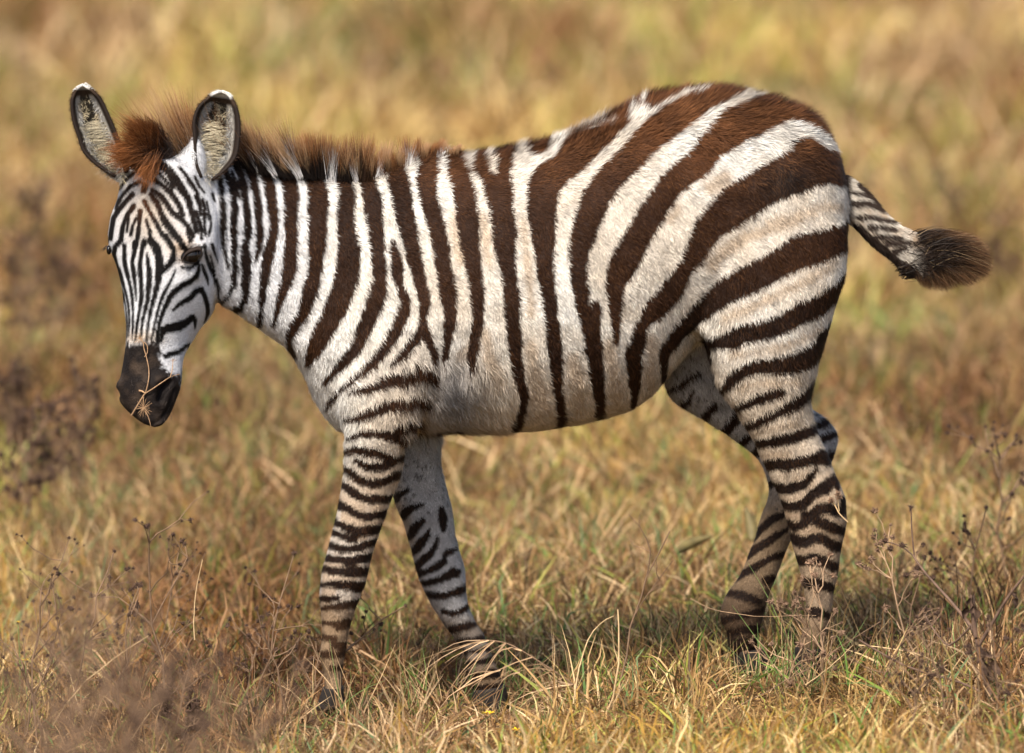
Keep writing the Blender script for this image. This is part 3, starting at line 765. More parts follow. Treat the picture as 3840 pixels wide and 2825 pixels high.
# mane along the crest
cre = np.array([(640, 640), (720, 628), (800, 615), (880, 600), (965, 628), (1052, 640), (1149, 648), (1192, 652), (1265, 664), (1337, 664), (1400, 650), (1488, 628), (1560, 595), (1640, 570), (1720, 565)], float)
topl = np.array([(580, 345), (640, 380), (740, 420), (897, 405), (975, 430), (1071, 486), (1178, 478), (1260, 492), (1330, 508), (1425, 506), (1478, 522), (1555, 508), (1610, 510), (1680, 530), (1730, 548)], float)
leans = np.array([-.55, -.55, -.5, -.45, -.45, -.4, -.3, -.1, .0, .05, .1, .1, .15, .2, .4])
yof = np.array([-.05, -.045, -.04, -.04, -.038, -.035, -.02, -.01, 0, 0, 0, 0, 0, 0, 0])
n = 22000
u = rng.random(n) ** .95 * 14; i = np.minimum(u.astype(int), 13); f = u - i
def lerp(a): return a[i] * (1 - f[:, None]) + a[i + 1] * f[:, None] if a.ndim == 2 else a[i] * (1 - f) + a[i + 1] * f
cpx = lerp(cre); tpx = lerp(topl); lean = lerp(leans); yo = lerp(yof)
spread = rng.normal(0, .011, n)
root = P(cpx[:, 0], cpx[:, 1] + 14 + np.abs(rng.normal(0, 9, n)), yo - .004 + spread * 1.2)
tz = P(tpx[:, 0], tpx[:, 1], yo)
Hh = np.maximum((tz[:, 2] - root[:, 2]), .02)
clump = vnoise(np.stack([cpx[:, 0] / 26, spread * 30, 0 * u], 1), 1.0, 41)
Ln = Hh * rng.uniform(.5, 1.08, n) * (1 + .22 * clump) / np.cos(np.arctan(np.abs(lean)))
bd = np.stack([lean * 1.0 + clump * .4 + rng.normal(0, .07, n), spread * 14 + rng.normal(0, .1, n), np.ones(n)], -1)
lk = np.floor(u * 7 + spread * 40).astype(int); lk -= lk.min(); lrn = np.random.default_rng(3).random((lk.max() + 1, 4))
Ln = Ln * (.66 + .50 * lrn[lk, 0]); bd[:, 0] += (lrn[lk, 1] - .5) * .5
K = hair_curves(root, bd, Ln, 6, bend=np.stack([lean * .2, np.zeros(n), -.1 * np.ones(n)], -1), wob=.045)
cxl = np.bincount(lk, root[:, 0], lk.max() + 1) / np.maximum(np.bincount(lk, None, lk.max() + 1), 1)
K[:, :, 0] += (cxl[lk] - root[:, 0])[:, None] * .6 * np.linspace(0, 1, 6)[None]
rootc, rd, *_ = coat(P(cpx[:, 0], cpx[:, 1] + 34, -.01 + 0 * u))
whitehair = (rd < .4) & ((cpx[:, 0] > 880) | (rng.random(n) < .12))
ts = np.linspace(0, 1, 6)[None, :, None]
dark = np.array([.010, .007, .006]); rustc = np.array([.27, .115, .042])
mixr = np.clip(ts * 1.9 - .95 + (lrn[lk, 2][:, None, None] - .4) * .7 + rng.normal(0, .12, (n, 1, 1)), 0, 1)
mixr = np.clip(mixr + sstep(1300, 1500, cpx[:, 0])[:, None, None] * .25, 0, 1)
cols = dark * (1 - mixr) + rustc * rng.uniform(.7, 1.3, (n, 1, 1)) * mixr
wh = np.array([.75, .73, .72])
wfrac = (whitehair & (rng.random(n) < .75))[:, None, None] * np.clip(1.3 - ts * 1.7, 0, 1)
pale = ((lrn[lk, 3] > .72) | (rng.random(n) < .1))[:, None, None] * .5 * np.clip(ts * 1.6 - .3, 0, 1)
cols = cols * (1 - wfrac) + wh * wfrac
cols = cols * (1 - pale) + np.array([.55, .36, .2]) * pale
mane = ribbons('mane', K, rng.uniform(.0006, .0012, n), cols, zebra)

# forelock: rust hair sweeping over the brow
n = 6500
rt = np.array(T('A', pts('1000,900 1080,760 1130,640 1180,760 1100,900 960,960')))
q = rng.random((n, 1)); j = rng.integers(0, 5, n)
rp = rt[j] * (1 - q) + rt[j + 1] * q + rng.normal(0, 12, (n, 2))
tg = np.array(T('A', pts('640,780 600,820 560,720 700,560 720,420 860,400 1000,440 640,880 880,1000 960,1060')))
tw = rng.integers(0, 10, n); tp = tg[tw] + rng.normal(0, 18, (n, 2))
fr = rng.uniform(.5, 1.05, n)
a3 = P(rp[:, 0], rp[:, 1], -.10 + rng.normal(0, .012, n)); b3 = P(tp[:, 0], tp[:, 1], -.175 + rng.normal(0, .012, n))
ts = np.linspace(0, 1, 7)[None, :, None] * fr[:, None, None]
up = np.array([0, -.012, .007])[None, None] * (np.sin(ts * math.pi)) 
K = a3[:, None] * (1 - ts) + b3[:, None] * ts + up + np.cumsum(rng.normal(0, .0009, (n, 7, 3)), 1)
mr = np.clip(ts * 1.7 - .45 + rng.normal(0, .15, (n, 1, 1)), 0, 1)
cols = np.array([.035, .02, .014]) * (1 - mr) + np.array([.27, .098, .030]) * rng.uniform(.35, 1.4, (n, 1, 1)) * mr
fore = ribbons('forelock', K, rng.uniform(.0008, .0015, n), cols, zebra)

# ------------------------------------------------------------------ ears
def ear(name, left, right, Y0, Ytip, cup, tipwhite, rimside):
    """left/right: edge polylines base->tip in photo px"""
    Lc = cr(left, 6); Rc = cr(right, 6)
    ns = 24
    def rs(a):
        d = np.r_[0, np.cumsum(np.hypot(*np.diff(a, axis=0).T))]; d /= d[-1]
        t = np.linspace(0, 1, ns); return np.stack([np.interp(t, d, a[:, 0]), np.interp(t, d, a[:, 1])], 1)
    Lc, Rc = rs(Lc), rs(Rc); m = 17
    V = []; Cc = []; 
    for i_ in range(ns):
        t = i_ / (ns - 1); Y = Y0 + (Ytip - Y0) * t
        for j_ in range(m):
            s = j_ / (m - 1)
            p = Lc[i_] * (1 - s) + Rc[i_] * s
            dep = cup * math.sqrt(max(0, 1 - (2 * s - 1) ** 2)) * math.sin(min(1, (1 - t) * 2.2 + .15) * math.pi / 2) 
            V.append(P(p[0], p[1], Y + dep))
            e = min(s, 1 - s)
            c = np.array([.30, .28, .25]); 
            if e < .10: c = np.array([.018, .012, .009])
            elif e > .26: c = np.array([.035, .03, .024])  # ear hollow: its shade painted as a dark inner colour
            if t > tipwhite + .03: c = np.array([.55, .53, .49])
            elif t > tipwhite - .07: c = np.array([.04, .025, .016])
            Cc.append(c)
    V = np.array(V); Cc = np.array(Cc)
    Fq = np.array([(i_ * m + j_, i_ * m + j_ + 1, (i_ + 1) * m + j_ + 1, (i_ + 1) * m + j_) for i_ in range(ns - 1) for j_ in range(m - 1)])
    o = mesh_np(name, V, Fq, M_fur, zebra, Cc, quads=True)
    o.matrix_parent_inverse = ZP
    sd = o.modifiers.new('thick', 'SOLIDIFY'); sd.thickness = .005; sd.offset = 0
    # hairs: short rim fringe and long pale inner hair
    G = V.reshape(ns, m, 3)
    n = 6500
    tt = rng.random(n); s = rng.random(n)
    kind = rng.random(n)
    rim = kind < .42
    s = np.where(rim, np.where(rng.random(n) < .5, rng.uniform(0, .12, n), rng.uniform(.88, 1, n)), rng.uniform(.12, .88, n))
    tt = np.where(rim, tt, tt ** 1.3 * .8)
    fi = tt * (ns - 1.001); fj = s * (m - 1.001); a = fi.astype(int); b = fj.astype(int); ga = (fi - a)[:, None]; gb = (fj - b)[:, None]
    p = G[a, b] * (1 - ga) * (1 - gb) + G[a + 1, b] * ga * (1 - gb) + G[a, b + 1] * (1 - ga) * gb + G[a + 1, b + 1] * ga * gb
    ax = unit(G[-1, m // 2] - G[0, m // 2]); crs = unit(G[ns // 3, -1] - G[ns // 3, 0])
    out = np.where(s < .5, -1.0, 1.0)[:, None] * crs
    dr = np.where(rim[:, None], out * .9 + ax * .5 + np.array([0, -.3, 0]), -out * .75 * rng.uniform(.2, 1.2, n)[:, None] + ax * rng.normal(.35, .5, n)[:, None] + np.array([0, -.8, 0]))
    dr = dr + rng.normal(0, .12, (n, 3)) + np.stack([vnoise(p, 60, 51), 0 * s, vnoise(p, 60, 52)], -1) * .8 * (~rim)[:, None]
    L = np.where(rim, rng.uniform(.003, .010, n), rng.uniform(.012, .030, n) * (1.25 - tt))
    L = np.where(tt > tipwhite - .02, .007, L)
    K = hair_curves(p, dr, L, 5, bend=np.tile(np.array([0, .1, -.6]), (n, 1)), wob=.1)
    cr_ = np.where(rim[:, None], np.array([.045, .022, .012]), np.array([.66, .56, .38]))
    mid = (~rim) & (np.minimum(s, 1 - s) < .22)
    cr_[mid] = np.array([.42, .41, .39])
    pn = vnoise(p, 55, 58) + rng.normal(0, .15, n); dkk = (~rim) & (pn < 0.05) & (np.minimum(s, 1 - s) > .2); cr_[dkk] = np.array([.035, .028, .02]); L = np.where(dkk, .006, L)  # short dark hairs carry the shaded gaps between pale locks
    cr_[tt > tipwhite + .015 + rng.normal(0, .022, n)] = np.array([.70, .68, .63])
    cr_ = cr_ * rng.uniform(.6, 1.25, (n, 1))
    # long pale hair sweeping over the opening
    lg = np.nonzero((~rim) & (tt < .55) & ((s < .42) if rimside > 0 else (s > .4)) & (rng.random(n) < .55))[0]
    swp = crs * rimside
    K[lg] = hair_curves(p[lg], swp * rng.uniform(.3, .9, (len(lg), 1)) + ax * .75 + np.array([0, -.7, 0]) + rng.normal(0, .1, (len(lg), 3)), rng.uniform(.018, .040, len(lg)), 5, bend=np.tile(swp * .5 + np.array([0, .3, -.5]), (len(lg), 1)), wob=.05)
    cr_[lg] = np.array([.62, .54, .38]) * rng.uniform(.55, 1.15, (len(lg), 1))
    cols = cr_[:, None, :] * np.linspace(.75, 1.1, 5)[None, :, None]
    h = ribbons('ear_hair', K, rng.uniform(.0006, .0012, n), cols, o)
    h.matrix_parent_inverse = Matrix.Identity(4)
    return o
ear('ear', T('A', pts('1530,1010 1480,880 1465,720 1455,560 1450,430 1495,290 1590,195 1660,140 1740,118')),
    T('A', pts('1640,1035 1780,925 1880,800 1912,650 1922,480 1902,330 1860,230 1810,150 1740,118')), -.135, -.10, .038, .88, 1)
ear('ear', T('A', pts('640,1000 430,860 310,730 265,590 215,450 190,300 195,190 240,90 310,48')),
    T('A', pts('760,960 720,800 680,640 610,460 575,380 530,280 480,190 400,110 310,48')), -.125, -.10, .034, .90, -1)
# pale fur cone behind the near ear
# ------------------------------------------------------------------ eyes
M_eye = plain('eye_black', (.006, .004, .003), .12, .35, 60, .2)
def blob(name, c, r, mat, parent, rot=0, seg=20):
    V = []; Fq = []
    for i_ in range(seg // 2 + 1):
        th = math.pi * i_ / (seg // 2)
        for j_ in range(seg):
            p_ = 2 * math.pi * j_ / seg
            v = np.array([r[0] * math.sin(th) * math.cos(p_), r[1] * math.sin(th) * math.sin(p_), r[2] * math.cos(th)])
            V.append((c[0] + v[0] * math.cos(rot) + v[2] * math.sin(rot), c[1] + v[1], c[2] - v[0] * math.sin(rot) + v[2] * math.cos(rot)))
    for i_ in range(seg // 2):
        for j_ in range(seg):
            Fq.append((i_ * seg + j_, i_ * seg + (j_ + 1) % seg, (i_ + 1) * seg + (j_ + 1) % seg, (i_ + 1) * seg + j_))
    o = mesh_np(name, np.array(V), np.array(Fq), mat, parent, quads=True)
    return o
def surf_y(px, py, dflt=-.15):
    m = (np.abs(sx - px) < 14) & (np.abs(sy - py) < 14)
    return co[m, 1].min() if m.any() else dflt
ex_, ey_ = T('B', [(868, 118)])[0]
yy = surf_y(ex_, ey_)
ce = P(ex_ - 2, ey_ + 2, yy + .0035)
e1 = blob('eye', ce, (.0205, .014, .014), M_eye, zebra, rot=R(-14)); e1.matrix_parent_inverse = ZP
c2 = P(408, 938, surf_y(414, 938) + .004)
e2 = blob('eye', c2, (.0045, .009, .0085), M_eye, zebra); e2.matrix_parent_inverse = ZP
# eyelids (upper hood) as a curved band with lashes
lid = np.array(T('B', pts('790,165 812,122 842,96 882,80 925,72 945,95')))
lc = cr(lid, 6); V = []
for k_, off in enumerate((-11, -6, 0, 6)):
    for p_ in lc: V.append(P(p_[0], p_[1] + off, yy - (.001, .009, .013, .010)[k_]))
m = len(lc); Fq = [(a * m + b, a * m + b + 1, (a + 1) * m + b + 1, (a + 1) * m + b) for a in range(3) for b in range(m - 1)]
el = mesh_np('eyelid', np.array(V), np.array(Fq), M_skin, zebra, np.tile([.03, .02, .016], (len(V), 1)), quads=True); el.matrix_parent_inverse = ZP
n = 22; q = rng.random(n); li = (q * (m - 1)).astype(int)
K = hair_curves(P(lc[li, 0], lc[li, 1] + 4, np.full(n, yy - .008)), np.stack([rng.normal(.0, .25, n) - .1, -1.0 + 0 * q, -.75 + rng.normal(0, .2, n)], -1), rng.uniform(.012, .022, n), 5, bend=np.tile([0, 0, -.5], (n, 1)), wob=.05)
ribbons('eyelash', K, np.full(n, .0006), np.tile(np.array([.03, .02, .015]), (n, 5, 1)), zebra)
n = 16
K = hair_curves(P(400 + rng.normal(0, 4, n), 925 + rng.normal(0, 6, n), np.full(n, surf_y(412, 930))), np.stack([-1 + 0 * rng.random(n), rng.normal(-.4, .2, n), rng.normal(-.9, .2, n)], -1), rng.uniform(.008, .016, n), 5, wob=.05)
ribbons('eyelash', K, np.full(n, .0006), np.tile(np.array([.02, .015, .012]), (n, 5, 1)), zebra)
# whiskers
n = 40; wp = np.stack([rng.uniform(470, 660, n), rng.uniform(1420, 1590, n)], 1)
wy = np.array([surf_y(a, b, -.2) for a, b in wp])
K = hair_curves(P(wp[:, 0], wp[:, 1], wy), np.stack([rng.normal(.2, .5, n), -1 + 0 * wy, rng.normal(-.7, .4, n)], -1), rng.uniform(.006, .02, n), 5, wob=.06)
ribbons('whisker', K, np.full(n, .0004), np.tile(np.array([.08, .06, .05]), (n, 5, 1)), zebra)

# ------------------------------------------------------------------ tail
TV, TF = [], []
loft([(3150, 640, 3165, 830, 0, .030, 0), (3205, 672, 3205, 860, 0, .034, 0), (3262, 722, 3250, 905, 0, .034, 0), (3320, 795, 3300, 948, 0, .031, 0), (3376, 840, 3350, 990, 0, .027, 0),
      (3440, 872, 3395, 1030, 0, .023, 0), (3500, 920, 3450, 1040, 0, .017, 0), (3560, 960, 3540, 1010, 0, .008, 0)], inset=8, m=24, V=TV, Fc=TF)
TVa = np.concatenate(TV)
tme = bpy.data.meshes.new('tail'); tme.from_pydata(TVa.tolist(), [], TF)
tail = link(bpy.data.objects.new('tail', tme), zebra); tail.matrix_parent_inverse = ZP
TS = parse('''K 280,460,50 400,440,50 520,490,35 620,540,20
K 320,590,40 440,580,35 560,610,30 680,640,20
K 440,690,50 560,690,35 700,720,25
K 480,780,50 620,790,35 760,800,25
K 600,850,55 720,850,35 860,850,30
K 690,930,60 800,900,40
K 260,340,22 340,350,25 430,380,20
K 300,700,110 420,830,130 560,950,150 700,1080,160 850,1180,170
K 330,250,60 450,370,50 560,480,35''')
Fk = field(TS)
def tailcol(c):
    tx, ty = Q(c)
    d = 1 - sstep(-3, 4, sample(Fk, tx, ty) - 3)
    d = np.maximum(d, sstep(3200, 3170, tx))
    w = np.tile(C3(.56, .50, .42), (len(c), 1))
    w = mixc(w, C3(.42, .28, .16), np.clip(vnoise(c, 50, 61) + .1, 0, 1) * .8)
    w = mixc(w, C3(.04, .025, .018), sstep(3400, 3470, tx))
    return mixc(w, C3(.035, .022, .016), d), tx, ty
tc2, _, _ = tailcol(TVa); set_col(tme, tc2 * .8); tme.materials.append(M_skin)
tme.polygons.foreach_set('use_smooth', np.ones(len(tme.polygons), bool))
# tail coat hairs
n = 26000
nr = len(TV); mm = 24; TG = TVa.reshape(nr, mm, 3)
fi = rng.random(n) * (nr - 1.01); a = fi.astype(int); ga = (fi - a)[:, None]; b = rng.integers(0, mm, n); gb = rng.random((n, 1)); b2 = (b + 1) % mm
p = (TG[a, b] * (1 - gb) + TG[a, b2] * gb) * (1 - ga) + (TG[a + 1, b] * (1 - gb) + TG[a + 1, b2] * gb) * ga
cenl = TG.mean(1); cc_ = cenl[a] * (1 - ga) + cenl[a + 1] * ga; nn_ = unit(p - cc_)
axd = unit(cenl[np.minimum(a + 1, nr - 1)] - cenl[a])
cl, tx, ty = tailcol(p + axd * .004)
dr = axd + nn_ * rng.uniform(.08, .22, n)[:, None] + rng.normal(0, .12, (n, 3))
dr[:, 2] += np.where(tx > 3230, .0, .0)
K = hair_curves(p, dr, rng.uniform(.008, .017, n), 3, wob=.06)
cols = cl[:, None] * rng.uniform(.7, 1.25, (n, 1, 1)) * np.array([.8, 1, 1.1])[None, :, None]
ribbons('tail_fur', K, rng.uniform(.0009, .0014, n), np.clip(cols, 0, .95), tail).matrix_parent_inverse = Matrix.Identity(4)
# tuft
n = 14000
rootp = np.array([(3400, 940), (3430, 960), (3460, 980), (3500, 985), (3400, 1000)], float)
ri = rng.integers(0, 5, n)
rp = rootp[ri] + rng.normal(0, 16, (n, 2))
tgt = np.array(T('K', pts('1080,780 1240,790 1390,760 1560,810 1660,920 1680,1000 1690,1100 1650,1190 1500,1270 1360,1290 1250,1340 1080,1330 960,1280')), float)
ui = rng.random(n) ** .9 * 12; ii = np.minimum(ui.astype(int), 11); ff_ = (ui - ii)[:, None]
tp = tgt[ii] * (1 - ff_) + tgt[ii + 1] * ff_ + rng.normal(0, 7, (n, 2))
fr = np.clip(rng.beta(5, 1.1, n) * 1.04, .3, 1.05)
a3 = P(rp[:, 0], rp[:, 1], rng.normal(0, .009, n)); b3 = P(tp[:, 0], tp[:, 1], rng.normal(0, .03, n))
ts = np.linspace(0, 1, 8)[None, :, None] * fr[:, None, None]
lockn = vnoise(b3, 70, 63)
bow = np.stack([0 * ui, np.zeros(n), .012 + lockn * .01], -1)[:, None] * np.sin(ts * math.pi)
K = a3[:, None] * (1 - ts) + b3[:, None] * ts + bow + np.cumsum(rng.normal(0, .0009, (n, 8, 3)), 1)
mr = np.clip(ts * 2.2 - 1.2, 0, 1) * rng.uniform(0, 1.2, (n, 1, 1))
sel = (ui * 5).astype(int) + 60 * (rng.random(n) < .5)
cb = np.stack([np.bincount(sel, b3[:, q_], 130) / np.maximum(np.bincount(sel, None, 130), 1) for q_ in range(3)], 1)[sel]
K += (cb - b3)[:, None] * .75 * np.linspace(0, 1, 8)[None, :, None] ** 1.5
cols = np.array([.015, .009, .006]) * rng.uniform(.4, 1.7, (n, 1, 1)) * (1 - mr) + np.array([.16, .08, .035]) * mr
hl_ = (rng.random(n) < .05)[:, None, None]
cols = np.where(hl_, cols * .4 + np.array([.22, .15, .08]), cols)
tuft = ribbons('tail_tuft', K, rng.uniform(.0008, .0016, n), cols, tail); tuft.matrix_parent_inverse = Matrix.Identity(4)

# ------------------------------------------------------------------ hooves
M_hoof = plain('hoof_horn', (.022, .017, .014), .7, .15, 80, .3)
def hoof(rows):
    V, Fq = [], []
    loft(rows, inset=0, sub=3, m=24, V=V, Fc=Fq)
    me = bpy.data.meshes.new('hoof'); me.from_pydata(np.concatenate(V).tolist(), [], Fq); me.materials.append(M_hoof)
    me.polygons.foreach_set('use_smooth', np.ones(len(me.polygons), bool))
    o = link(bpy.data.objects.new('hoof', me), zebra); o.matrix_parent_inverse = ZP
    return o
hoof([(1212, 2578, 1288, 2575, -.105, .027, 0), (1200, 2610, 1290, 2605, -.105, .030, 0), (1185, 2660, 1292, 2650, -.105, .033, 0)])
hoof([(1772, 2585, 1894, 2568, .09, .029, 0), (1768, 2630, 1904, 2610, .09, .033, 0), (1755, 2690, 1912, 2680, .09, .036, 0)])
hoof([(2985, 2420, 3084, 2430, -.10, .028, 0), (2968, 2470, 3080, 2480, -.10, .032, 0), (2945, 2530, 3078, 2530, -.10, .035, 0)])
hoof([(2745, 2440, 2862, 2430, .10, .028, 0), (2750, 2490, 2880, 2475, .10, .031, 0), (2740, 2540, 2900, 2535, .10, .034, 0)])

# ------------------------------------------------------------------ terrain
def ground_z(x, y):
    x = np.asarray(x, float); y = np.asarray(y, float)
    z = .055 * np.clip(x, -2, 2) * np.exp(-(y / 3.0) ** 2) + .0
    z = z + .03 * np.sin(x * 1.7 + y * .9) * np.sin(y * 1.3 - x * .4 + 1) * sstep(.6, 2.5, np.abs(y) + np.abs(x) * .4)
    z = z + .10 * np.sin(y * .33 + x * .21 + 2) * sstep(3, 9, y) + .05 * np.sin(x * .9 + y * .5) * sstep(3, 9, y)
    z = z - .045 * np.exp(-(((x - .0) / .22) ** 2 + ((y - .05) / .3) ** 2))
    return z - .02
def gnode(t, cols, scale, detail=5, ntype='ShaderNodeTexNoise', coord='world'):
    g = t.nodes.new('ShaderNodeNewGeometry')
    n_ = t.nodes.new('ShaderNodeTexNoise'); n_.inputs['Scale'].default_value = scale; n_.inputs['Detail'].default_value = detail
    t.links.new(g.outputs['Position'], n_.inputs['Vector'])
    r_ = t.nodes.new('ShaderNodeValToRGB'); e = r_.color_ramp.elements
    while len(e) < len(cols): e.new(.5)
    for k_, (p_, c_) in enumerate(cols):
        e[k_].position = p_; e[k_].color = tuple(c_) + (1,)
    t.links.new(n_.outputs[0], r_.inputs[0])
    return r_, n_
m_ground, t, b = new_mat('savanna_soil', .95, .1)
r_, n_ = gnode(t, [(.25, (.06, .042, .026)), (.42, (.11, .075, .042)), (.52, (.17, .115, .06)), (.62, (.14, .11, .045)), (.8, (.19, .13, .07))], .55, 9)
r2_, n2_ = gnode(t, [(.3, (.45, .42, .38)), (.7, (1.2, 1.15, 1.1))], 26, 6)
mxn = t.nodes.new('ShaderNodeMix'); mxn.data_type = 'RGBA'; mxn.blend_type = 'MULTIPLY'; mxn.inputs[0].default_value = 1
t.links.new(r_.outputs[0], mxn.inputs[6]); t.links.new(r2_.outputs[0], mxn.inputs[7]); t.links.new(mxn.outputs[2], b.inputs['Base Color'])
bp = t.nodes.new('ShaderNodeBump'); bp.inputs['Distance'].default_value = .02; t.links.new(n2_.outputs[0], bp.inputs['Height']); t.links.new(bp.outputs[0], b.inputs['Normal'])
xs = np.concatenate([-np.geomspace(400, 4, 24), np.linspace(-3.9, 3.9, 79), np.geomspace(4, 400, 24)])
ys = np.concatenate([np.linspace(-14, -3.1, 30), np.linspace(-3, 8, 100), np.geomspace(8.2, 900, 60)])
GX, GY = np.meshgrid(xs, ys); GZ = ground_z(GX, GY)
nx, ny = len(xs), len(ys)
idx = (np.arange(ny - 1)[:, None] * nx + np.arange(nx - 1)[None]).ravel()
gr = mesh_np('ground', np.stack([GX.ravel(), GY.ravel(), GZ.ravel()], 1), np.stack([idx, idx + 1, idx + nx + 1, idx + nx], 1), m_ground, quads=True)
tag(gr, kind='structure')

# ------------------------------------------------------------------ grass
def grass_mat(name, ramp, patch):
    m, t, b = new_mat(name, .6, .25)
    at = t.nodes.new('ShaderNodeAttribute'); at.attribute_name = 'rnd'
    oi = t.nodes.new('ShaderNodeObjectInfo')
    g = t.nodes.new('ShaderNodeNewGeometry')
    n_ = t.nodes.new('ShaderNodeTexNoise'); n_.inputs['Scale'].default_value = .8; n_.inputs['Detail'].default_value = 4
    mp = t.nodes.new('ShaderNodeMapping'); mp.inputs['Scale'].default_value = (1, .55, 0.2)
    t.links.new(g.outputs['Position'], mp.inputs[0]); t.links.new(mp.outputs[0], n_.inputs['Vector'])
    # blade value + patch noise shifts the ramp
    a1 = t.nodes.new('ShaderNodeMath'); a1.operation = 'MULTIPLY_ADD'; a1.inputs[1].default_value = 1.0
    mrn = t.nodes.new('ShaderNodeMapRange'); mrn.inputs[1].default_value = .35; mrn.inputs[2].default_value = .65; mrn.inputs[3].default_value = -patch; mrn.inputs[4].default_value = patch
    t.links.new(n_.outputs[0], mrn.inputs[0]); t.links.new(at.outputs['Fac'], a1.inputs[0]); t.links.new(mrn.outputs[0], a1.inputs[2])
    r_ = t.nodes.new('ShaderNodeValToRGB'); e = r_.color_ramp.elements
    while len(e) < len(ramp): e.new(.5)
    for k_, (p_, c_) in enumerate(ramp): e[k_].position = p_; e[k_].color = tuple(c_) + (1,)
    t.links.new(a1.outputs[0], r_.inputs[0])
    # broad patches of brighter and browner sward
    n3_ = t.nodes.new('ShaderNodeTexNoise'); n3_.inputs['Scale'].default_value = .45; n3_.inputs['Detail'].default_value = 5
    mp3 = t.nodes.new('ShaderNodeMapping'); mp3.inputs['Scale'].default_value = (1.6, .6, .2); mp3.inputs['Location'].default_value = (7, 3, 0)
    t.links.new(g.outputs['Position'], mp3.inputs[0]); t.links.new(mp3.outputs[0], n3_.inputs['Vector'])
    r3 = t.nodes.new('ShaderNodeValToRGB'); e = r3.color_ramp.elements
    e.new(.5)
    for k_, (p_, c_) in enumerate([(.38, (.66, .50, .40)), (.5, (1.0, .95, .88)), (.62, (1.18, 1.14, .80))]): e[k_].position = p_; e[k_].color = c_ + (1,)
    t.links.new(n3_.outputs[0], r3.inputs[0])
    mx = t.nodes.new('ShaderNodeMix'); mx.data_type = 'RGBA'; mx.blend_type = 'MULTIPLY'; mx.inputs[0].default_value = 1
    t.links.new(r_.outputs[0], mx.inputs[6]); t.links.new(r3.outputs[0], mx.inputs[7])
    t.links.new(mx.outputs[2], b.inputs['Base Color'])
    tr = t.nodes.new('ShaderNodeBsdfTranslucent'); t.links.new(mx.outputs[2], tr.inputs[0])
    ms_ = t.nodes.new('ShaderNodeMixShader'); ms_.inputs[0].default_value = .28
    out = t.nodes['Material Output']
    t.links.new(b.outputs[0], ms_.inputs[1]); t.links.new(tr.outputs[0], ms_.inputs[2]); t.links.new(ms_.outputs[0], out.inputs[0])
    return m
RAMP = [(.0, (.040, .026, .014)), (.13, (.12, .068, .034)), (.30, (.25, .135, .062)), (.48, (.43, .265, .115)), (.62, (.61, .425, .235)), (.72, (.82, .64, .40)), (.80, (.40, .39, .085)), (.90, (.13, .235, .05)), (.96, (.15, .24, .12)), (1.0, (.40, .24, .06))]
M_grass = grass_mat('dry_grass', RAMP, .13)

def blades(n, rad, L, W, curl, upright, seg=4, green=.2, seed=1):
    g = np.random.default_rng(seed)
    r0 = rad * np.sqrt(g.random(n)); a0 = g.random(n) * 2 * math.pi
    p = np.stack([r0 * np.cos(a0), r0 * np.sin(a0), np.full(n, -.005)], -1)
    az = g.random(n) * 2 * math.pi
    tilt = np.abs(g.normal(0, 1, n)) * (1 - upright) + .12
    tilt = np.clip(tilt, .05, 1.5)
    d = np.stack([np.sin(tilt) * np.cos(az), np.sin(tilt) * np.sin(az), np.cos(tilt)], -1)
    l = L * g.uniform(.45, 1.15, n)
    K = [p]; dd = d
    for i_ in range(seg):
        dd = unit(dd + np.array([0, 0, -1]) * (curl * g.uniform(.2, 1.6, n) / seg)[:, None] + g.normal(0, .14, (n, 3)))
        q = K[-1] + dd * (l / seg)[:, None]; q[:, 2] = np.maximum(q[:, 2], .003 + g.random(n) * .02); K.append(q)
    K = np.stack(K, 1); k = seg + 1
    dr = unit(np.gradient(K, axis=1))
    sd = unit(np.cross(dr, unit(g.normal(size=(n, 3)) + np.array([0, 0, .6]))[:, None]))
    w_ = (W * g.uniform(.5, 1.4, n))[:, None, None] * np.array([.7, 1, .85, .55, .1])[None, :k, None] / 2
    V = np.stack([K - sd * w_, K + sd * w_], 2).reshape(-1, 3)
    isg = g.random(n) < green
    ba_, bb_ = (1.5, 1.0) if L > .22 else (1.0, 1.5) if L < .07 else (1.25, 1.1)
    rv = np.where(isg, g.uniform(.74, .86 if L > .22 else 1.0, n), np.clip(g.beta(ba_, bb_, n) * .74, 0, .72))
    rn = np.repeat(rv, 2 * k)
    i0 = (np.arange(n)[:, None] * 2 * k + np.arange(seg)[None] * 2).ravel()
    return V, np.stack([i0, i0 + 1, i0 + 3, i0 + 2], 1), rn
src = bpy.data.collections.new('grass_tufts')
specs = []
for s_ in range(5): specs.append(dict(n=80, rad=.085, L=.060, W=.0026, curl=1.6, upright=.1, green=.12, seed=100 + s_))   # thatch
for s_ in range(5): specs.append(dict(n=34, rad=.045, L=.125, W=.0038, curl=.9, upright=.55, green=.26, seed=200 + s_))     # dry upright
for s_ in range(3): specs.append(dict(n=22, rad=.03, L=.115, W=.0050, curl=.7, upright=.6, green=.85, seed=300 + s_))        # green
for s_ in range(3): specs.append(dict(n=60, rad=.12, L=.24, W=.009, curl=.7, upright=.6, green=.30, seed=400 + s_))          # coarse far
for s_ in range(2): specs.append(dict(n=18, rad=.03, L=.21, W=.0038, curl=.9, upright=.6, green=.15, seed=500 + s_))          # long
for i_, s_ in enumerate(specs):
    V, Fq, rn = blades(**s_)
    me = bpy.data.meshes.new('tuft')
    o = mesh_np('tuft_%02d' % i_, V, Fq, M_grass, rnd=rn, quads=True)
    scene.collection.objects.unlink(o); src.objects.link(o)
    o.name = 'tuft_%02d' % i_
